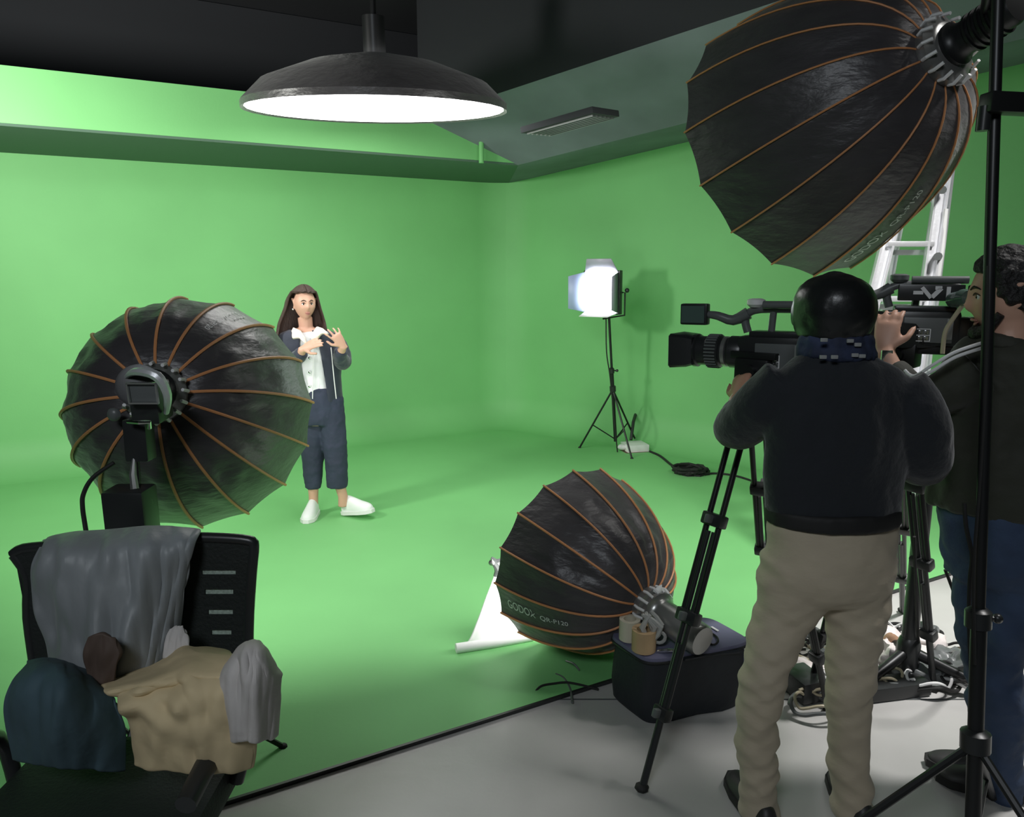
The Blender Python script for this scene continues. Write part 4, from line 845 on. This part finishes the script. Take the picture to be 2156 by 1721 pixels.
cloth('teal_coat', 'dark teal coat heaped at the left foot of the draped chair', 'coat',
      [[(60, 1395, 1.66), (95, 1388, 1.66), (130, 1392, 1.66), (175, 1408, 1.64), (220, 1440, 1.62)],
       [(50, 1412, 1.55), (92, 1402, 1.52), (135, 1408, 1.50), (180, 1425, 1.52), (232, 1452, 1.56)],
       [(24, 1446, 1.50), (80, 1436, 1.44), (140, 1440, 1.42), (190, 1456, 1.46), (250, 1478, 1.5)],
       [(10, 1500, 1.48), (70, 1500, 1.42), (140, 1505, 1.40), (200, 1515, 1.44), (262, 1540, 1.5)],
       [(30, 1600, 1.50), (80, 1610, 1.45), (140, 1615, 1.43), (200, 1620, 1.46), (260, 1625, 1.5)]], 'teal_coat', fold=.018, fs=5, seed=9)
cloth('beige_coat', 'beige woollen coat folded on the seat of the office chair', 'coat',
      [[(205, 1440, 1.62), (262, 1418, 1.64), (330, 1400, 1.66), (390, 1362, 1.68), (440, 1362, 1.68), (488, 1376, 1.66)],
       [(215, 1446, 1.54), (285, 1430, 1.54), (345, 1412, 1.54), (392, 1382, 1.56), (448, 1378, 1.56), (500, 1385, 1.56)],
       [(235, 1456, 1.48), (300, 1442, 1.46), (355, 1430, 1.45), (400, 1412, 1.46), (456, 1412, 1.46), (520, 1400, 1.48)],
       [(255, 1475, 1.46), (310, 1470, 1.42), (365, 1465, 1.40), (415, 1450, 1.40), (468, 1446, 1.40), (535, 1440, 1.44)],
       [(270, 1520, 1.46), (320, 1525, 1.42), (375, 1530, 1.40), (425, 1530, 1.40), (480, 1530, 1.40), (545, 1520, 1.44)],
       [(290, 1610, 1.48), (340, 1620, 1.44), (390, 1625, 1.42), (440, 1625, 1.42), (490, 1625, 1.42), (540, 1610, 1.46)]], 'beige_wool', fold=.034, fs=3.4, seed=21, dirs=(1, 1.3))
cloth('cream_garment', 'cream garment with a peaked fold at the right end of the beige coat', 'garment',
      [[(482, 1395, 1.56), (510, 1362, 1.54), (528, 1353, 1.52), (548, 1355, 1.52), (553, 1362, 1.54)],
       [(470, 1412, 1.46), (505, 1378, 1.43), (527, 1362, 1.42), (552, 1366, 1.43), (566, 1390, 1.48)],
       [(462, 1432, 1.42), (502, 1410, 1.39), (528, 1400, 1.38), (558, 1395, 1.40), (586, 1418, 1.46)],
       [(462, 1470, 1.41), (502, 1460, 1.38), (530, 1452, 1.37), (560, 1450, 1.39), (592, 1440, 1.45)],
       [(470, 1560, 1.43), (505, 1560, 1.40), (530, 1560, 1.39), (558, 1560, 1.41), (582, 1550, 1.46)]], 'white_cotton', fold=.016, fs=6, seed=31)
cloth('lilac_cloth', 'pale grey-lilac cloth corner hanging beside the slotted backrest', 'cloth',
      [[(352, 1330, 1.70), (372, 1320, 1.70), (384, 1318, 1.70)], [(350, 1358, 1.67), (374, 1345, 1.67), (396, 1345, 1.67)], [(346, 1388, 1.65), (372, 1380, 1.65), (402, 1365, 1.66)]], 'white_cotton', fold=.008, fs=4, nx=16, ny=16, seed=5)
# ---------------------------------------------------------------- white cloth hanging from the low softbox
w1 = cloth('diffusion_cloth', 'white cloth clipped to the rim of the low softbox and trailing on the green floor', 'cloth',
      [[(1046, 1183, 3.32), (1058, 1180, 3.33), (1072, 1188, 3.34), (1076, 1200, 3.35)],
       [(1040, 1215, 3.30), (1052, 1222, 3.32), (1062, 1230, 3.34), (1066, 1240, 3.36)],
       [(1022, 1262, 3.25), (1040, 1270, 3.28), (1056, 1280, 3.33), (1072, 1290, 3.38)],
       [(1004, 1310, 3.22), (1030, 1315, 3.27), (1062, 1320, 3.33), (1098, 1325, 3.38)],
       [(985, 1352, 3.20), (1030, 1345, 3.25), (1075, 1340, 3.30), (1130, 1336, 3.36)],
       [(960, 1364, 3.19), (1020, 1356, 3.23), (1070, 1348, 3.28), (1140, 1340, 3.34)]], 'white_fabric', th=.006, fold=.012, fs=3, seed=2)
m = MB(); m.tube([G(960, 1366, .03), G(1040, 1354, .03), G(1120, 1340, .03)], .024, 10); m.build('rolled_edge', 'white_fabric', w1)
cl = thing('spring_clip', 'small green-grey clip at the top corner of the white cloth', 'clip', P(1046, 1190, 3.3))
m = MB(); m.tube([P(1032, 1180, 3.28), P(1040, 1186, 3.28), P(1048, 1200, 3.29), P(1042, 1214, 3.29)], [.010, .013, .016, .008], 8, smooth=3); m.tube([P(1034, 1176, 3.31), P(1046, 1182, 3.31), P(1054, 1180, 3.31)], .010, 8); m.build('jaw', 'grey_plastic', cl)
m = MB(); m.lathe(P(1035, 1184, 3.27), (0, -1, 0), [(.006, 0), (.014, .002), (.014, .01), (.006, .012)], 14); m.build('spring', 'chrome', cl)
# ---------------------------------------------------------------- black bag with rolls of tape
ba, bb, bc, bd_ = G(1285, 1332, .28), G(1490, 1297, .28), G(1580, 1352, .28), G(1372, 1392, .28)
bg = thing('duffel_bag', 'black soft equipment bag on the floor under the low softbox lamp head', 'bag', ((ba + bc) / 2)[:2] + (0,))
m = MB(); n = 24
def bagring(z, k, e=.35):
    c = (ba + bc) / 2; ex = ((bb - ba) / 2 * k); ey = ((bd_ - ba) / 2 * k); c = V((c.x, c.y, z))
    return [c + V((ex.x, ex.y, 0)) * (abs(math.cos(t)) ** e * (1 if math.cos(t) >= 0 else -1)) + V((ey.x, ey.y, 0)) * (abs(math.sin(t)) ** e * (1 if math.sin(t) >= 0 else -1)) for t in (2 * PI * i / 40 for i in range(40))]
m.loft([bagring(z, k) for z, k in ((.0, .94), (.02, 1.0), (.10, 1.03), (.18, 1.02), (.25, 1.0), (.272, .985))]); body = m.build('body', 'bag_black', bg, mods=[('DISPLACE', dict(texture=clouds(.08), strength=.015, texture_coords='LOCAL'))])
m = MB(); m.loft([bagring(z, k) for z, k in ((.255, 1.03), (.268, 1.045), (.28, 1.03), (.284, .9))]); lid = m.build('lid', 'bag_lid', bg)
m = MB(); m.tube(bagring(.262, 1.045) + bagring(.262, 1.045)[:1], .006, 6); m.build('zipper', 'black_plastic', bg)
m = MB(); m.M = frame(G(1505, 1325, .288), (bc - bb)); m.box((0, 0, 0), (.04, .010, .004), bev=0); m.build('white_tag', 'white_lining', lid)
m = MB(); m.tube([G(1480, 1325, .288), G(1505, 1338, .29), G(1512, 1350, .295), G(1500, 1358, .29), G(1478, 1342, .288)], .004, 6, smooth=4); m.build('cord_loop', 'rubber', lid)
m = MB(); m.tube([G(1440, 1388, .27), G(1500, 1378, .26), G(1556, 1372, .26)], .008, 6, smooth=3); m.build('handle_strap', 'bag_black', bg)
m = MB(); m.M = frame(G(1556, 1385, .2), (1, -.5, 0)); m.box((0, 0, 0), (.06, .02, .05)); m.build('side_tab', 'bag_lid', bg)
def roll(x, y, r, hgt, mt, label):
    o = G(x, y, .286); t_ = thing('tape_roll', label, 'tape roll', o, 'rolls and cups standing on the black bag')
    MB().lathe(o, (0, 0, 1), [(r * .6, 0), (r, .001), (r, hgt), (r * .6, hgt), (r * .6, hgt * .2)], 26).build('roll', mt, t_); return o
o1 = roll(1325, 1345, .042, .085, 'cream_tape', 'cream roll of tape standing on the black bag, behind the tan one')
o2 = roll(1355, 1368, .047, .085, 'tan_tape', 'tan roll of tape standing on the black bag, nearest its front corner')
cl2 = thing('plastic_wrap', 'crumpled clear plastic strip sticking up beside the tan tape roll', 'plastic strip', o2)
m = MB()
for q in range(6):
    b0 = o2 + V((.03 + random.uniform(-.02, .02), random.uniform(-.02, .02), .05)); m.tube([b0, b0 + V((random.uniform(-.03, .03), 0, .05)), b0 + V((random.uniform(-.05, .03), .01, .10))], [.008, .012, .006], 6, smooth=2)
m.build('strip', 'clear_plastic', cl2)
m = MB(); m.tube([o2 + V((.06 + math.cos(t) * .022, 0, .05 + math.sin(t) * .022)) for t in (2 * PI * k / 12 for k in range(13))], .007, 6); m.build('ring', 'clear_plastic', cl2)
m = MB(); m.tube([o2 + V((.05, -.02, .004)), o2 + V((.09, -.03, .012)), o2 + V((.13, -.02, .006)), o2 + V((.16, -.01, .01))], [.006, .008, .006, .009], 6, smooth=4); tag(m.build('metal_hook', 'chrome'), 'thin bright metal hook lying on the black bag by the tripod leg', 'hook')
# ---------------------------------------------------------------- clutter: cables, plastic bags, boxes
def cable(label, pts, r, m_='rubber', n='cable', grp='loose cables on the grey floor'):
    o = MB().tube(pts, r, 7, smooth=6).build(n, m_); return tag(o, label, 'cable', grp)
g = lambda x, y, z=.008: G(x, y, z)
cable('black cable end curving up from the floor left of the black bag', [g(1128, 1456), g(1140, 1445, .02), g(1165, 1440, .02), g(1200, 1438, .02), g(1260, 1452)], .005, grp=None or 'cables left of the black bag')
cable('pair of thin grey cables in the shadow left of the black bag', [g(1170, 1420, .01), g(1186, 1428, .01), g(1200, 1450, .01), g(1205, 1480)], .005, 'grey_plastic', grp='cables left of the black bag')
cable('small grey cable arc on the green floor under the low softbox', [g(1192, 1392, .02), g(1208, 1398, .04), g(1220, 1412, .02)], .004, 'grey_plastic', grp='cables left of the black bag')
random.seed(11)
spots = [(1680, 1352, 45, 16), (1712, 1392, 60, 22), (1690, 1440, 55, 20), (1725, 1500, 60, 24), (1880, 1345, 45, 18), (1935, 1350, 50, 18), (1990, 1390, 55, 26), (2020, 1440, 60, 30), (1860, 1440, 50, 22), (1950, 1450, 60, 24), (2150, 1330, 40, 14), (2150, 1372, 40, 16)]
adj = ['between the khaki legs, farthest back', 'by the slanting tripod leg between khaki legs', 'by the inner khaki hem', 'below the khaki crotch, nearest the camera', 'just outside the khaki knee', 'behind the thick column', 'beside the olive-jacketed person', 'at the foot of the olive-jacketed person', 'in front of the crumpled plastic', 'under the tripod foot by the column', 'beyond the jeans, farther one', 'beyond the jeans, nearer one']
for i, (x, y_, rx, ry) in enumerate(spots):
    for j in range(2):
        c = g(x + random.uniform(-6, 6), y_ + random.uniform(-4, 4)); R1, R2 = rx / 560 * (1 - .25 * j), ry / 300 * (1 - .2 * j); pts = []; ph = random.uniform(0, 6)
        for k in range(26):
            t = k / 25 * 2 * PI * 1.3 + ph; pts.append(c + V((math.cos(t) * R1 * (1 + .15 * math.sin(2.3 * t)), math.sin(t) * R2, .012 + .035 * abs(math.sin(t * 1.7)) + j * .02)))
        mt = ['rubber', 'grey_plastic', 'khaki_cable', 'rubber', 'white_lining'][(i * 2 + j) % 5]
        cname = {'rubber': 'black', 'grey_plastic': 'grey', 'khaki_cable': 'khaki', 'white_lining': 'white'}[mt]
        cable('%slooped %s cable %s' % ('small ' if j else 'wide ', cname, adj[i]), pts, .006 if j else .008, mt)
for k, (a_, b_) in enumerate((((1640, 1412), (1760, 1414)), ((1640, 1422), (1700, 1424)), ((1640, 1440), (2140, 1442)))):
    cable('straight thin dark cable crossing the grey floor, %s' % ('farthest', 'middle', 'nearest')[k], [g(*a_), g((a_[0] + b_[0]) / 2, a_[1] + 3), g(*b_)], .004)
cable('thin black cable hanging beside the thick column down to the floor', [P(1925, 1130, 2.7), P(1928, 1230, 2.75), P(1932, 1330, 2.85), g(1940, 1400)], .006)
cable('thin black cable hanging from the farther tripod to the floor', [P(1990, 1200, 2.6), P(2012, 1260, 2.6), P(2030, 1330, 2.65), g(2052, 1400)], .006)
cable('black cable running down the front of the blue jeans', [P(2030, 1060, 2.06), P(2034, 1110, 2.05), P(2046, 1170, 2.05), P(2042, 1220, 2.05), P(2040, 1300, 2.06), P(2044, 1420, 2.08)], .006)
cable('thin pale cable dropping from the plastic bag in front of the column', [g(1846, 1392, .08), g(1852, 1430, .04), g(1862, 1470)], .005, 'white_lining')
def lump(name, label, cat, c, sx_, sy_, sz_, m_, seed, disp=.06, size=.06):
    m = MB(); m.ball(c + V((0, 0, sz_ * .75)), (sx_, sy_, sz_), seg=28)
    for q in range(len(m.v)):
        p = m.v[q]; nn_ = noise.noise(p * 14 + V((seed, 0, 0))) + .5 * noise.noise(p * 34 + V((0, seed, 0))); m.v[q] = p + (p - c).normalized() * nn_ * disp; m.v[q].z = max(m.v[q].z, .002)
    return tag(m.build(name, m_), label, cat)
lump('plastic_bag', 'crumpled pinkish-white plastic bag heaped at the foot of the thick column', 'plastic bag', G(1885, 1400), .13, .11, .075, 'plastic_bag', 1)
lump('plastic_bag', 'crumpled white plastic bag between the khaki trouser legs by the slanting tripod leg', 'plastic bag', G(1700, 1408), .12, .09, .035, 'plastic_bag', 5, .04)
lump('plastic_bag', 'white plastic bundle behind the tripod leg right of the column', 'plastic bag', G(1950, 1375), .09, .08, .06, 'plastic_bag', 8, .04)
lump('paper_bag', 'torn brown paper bag tucked in the pinkish plastic beside the khaki knee', 'paper bag', G(1872, 1392) + V((0, -.02, .03)), .07, .05, .06, 'brown_paper', 3, .03)
lump('dark_cloth_bundle', 'dark grey cloth bundle under the tripod foot by the column', 'bundle', G(1945, 1430), .12, .10, .045, 'grey_plastic', 12, .04)
lump('dark_cloth_bundle', 'dark cloth bundle on the floor by the jeans of the olive-jacketed person', 'bundle', G(2010, 1415), .10, .10, .06, 'grey_plastic', 17, .05)
m = MB(); m.M = frame(G(1690, 1462), (1, .3, 0)); m.box((0, 0, .05), (.12, .16, .09), bev=.1); tag(m.build('power_adapter', 'black_plastic'), 'black power adapter on the floor between the khaki trouser legs', 'adapter')
m = MB(); m.M = frame(G(1868, 1462), (1, .2, 0)); m.box((0, 0, .03), (.34, .10, .06), bev=.15); ps_ = m.build('power_strip', 'black_plastic'); tag(ps_, 'black power strip on the floor just right of the khaki trouser leg', 'power strip')
m = MB(); m.M = frame(G(1938, 1338), (1, .2, 0)); m.box((0, 0, .03), (.07, .06, .06), bev=.2); tag(m.build('plug_adapter', 'black_plastic'), 'small black plug block on the grey floor behind the column', 'plug')
# ---------------------------------------------------------------- tidy
for o in bpy.data.objects:
    if '_o' in o: del o['_o']
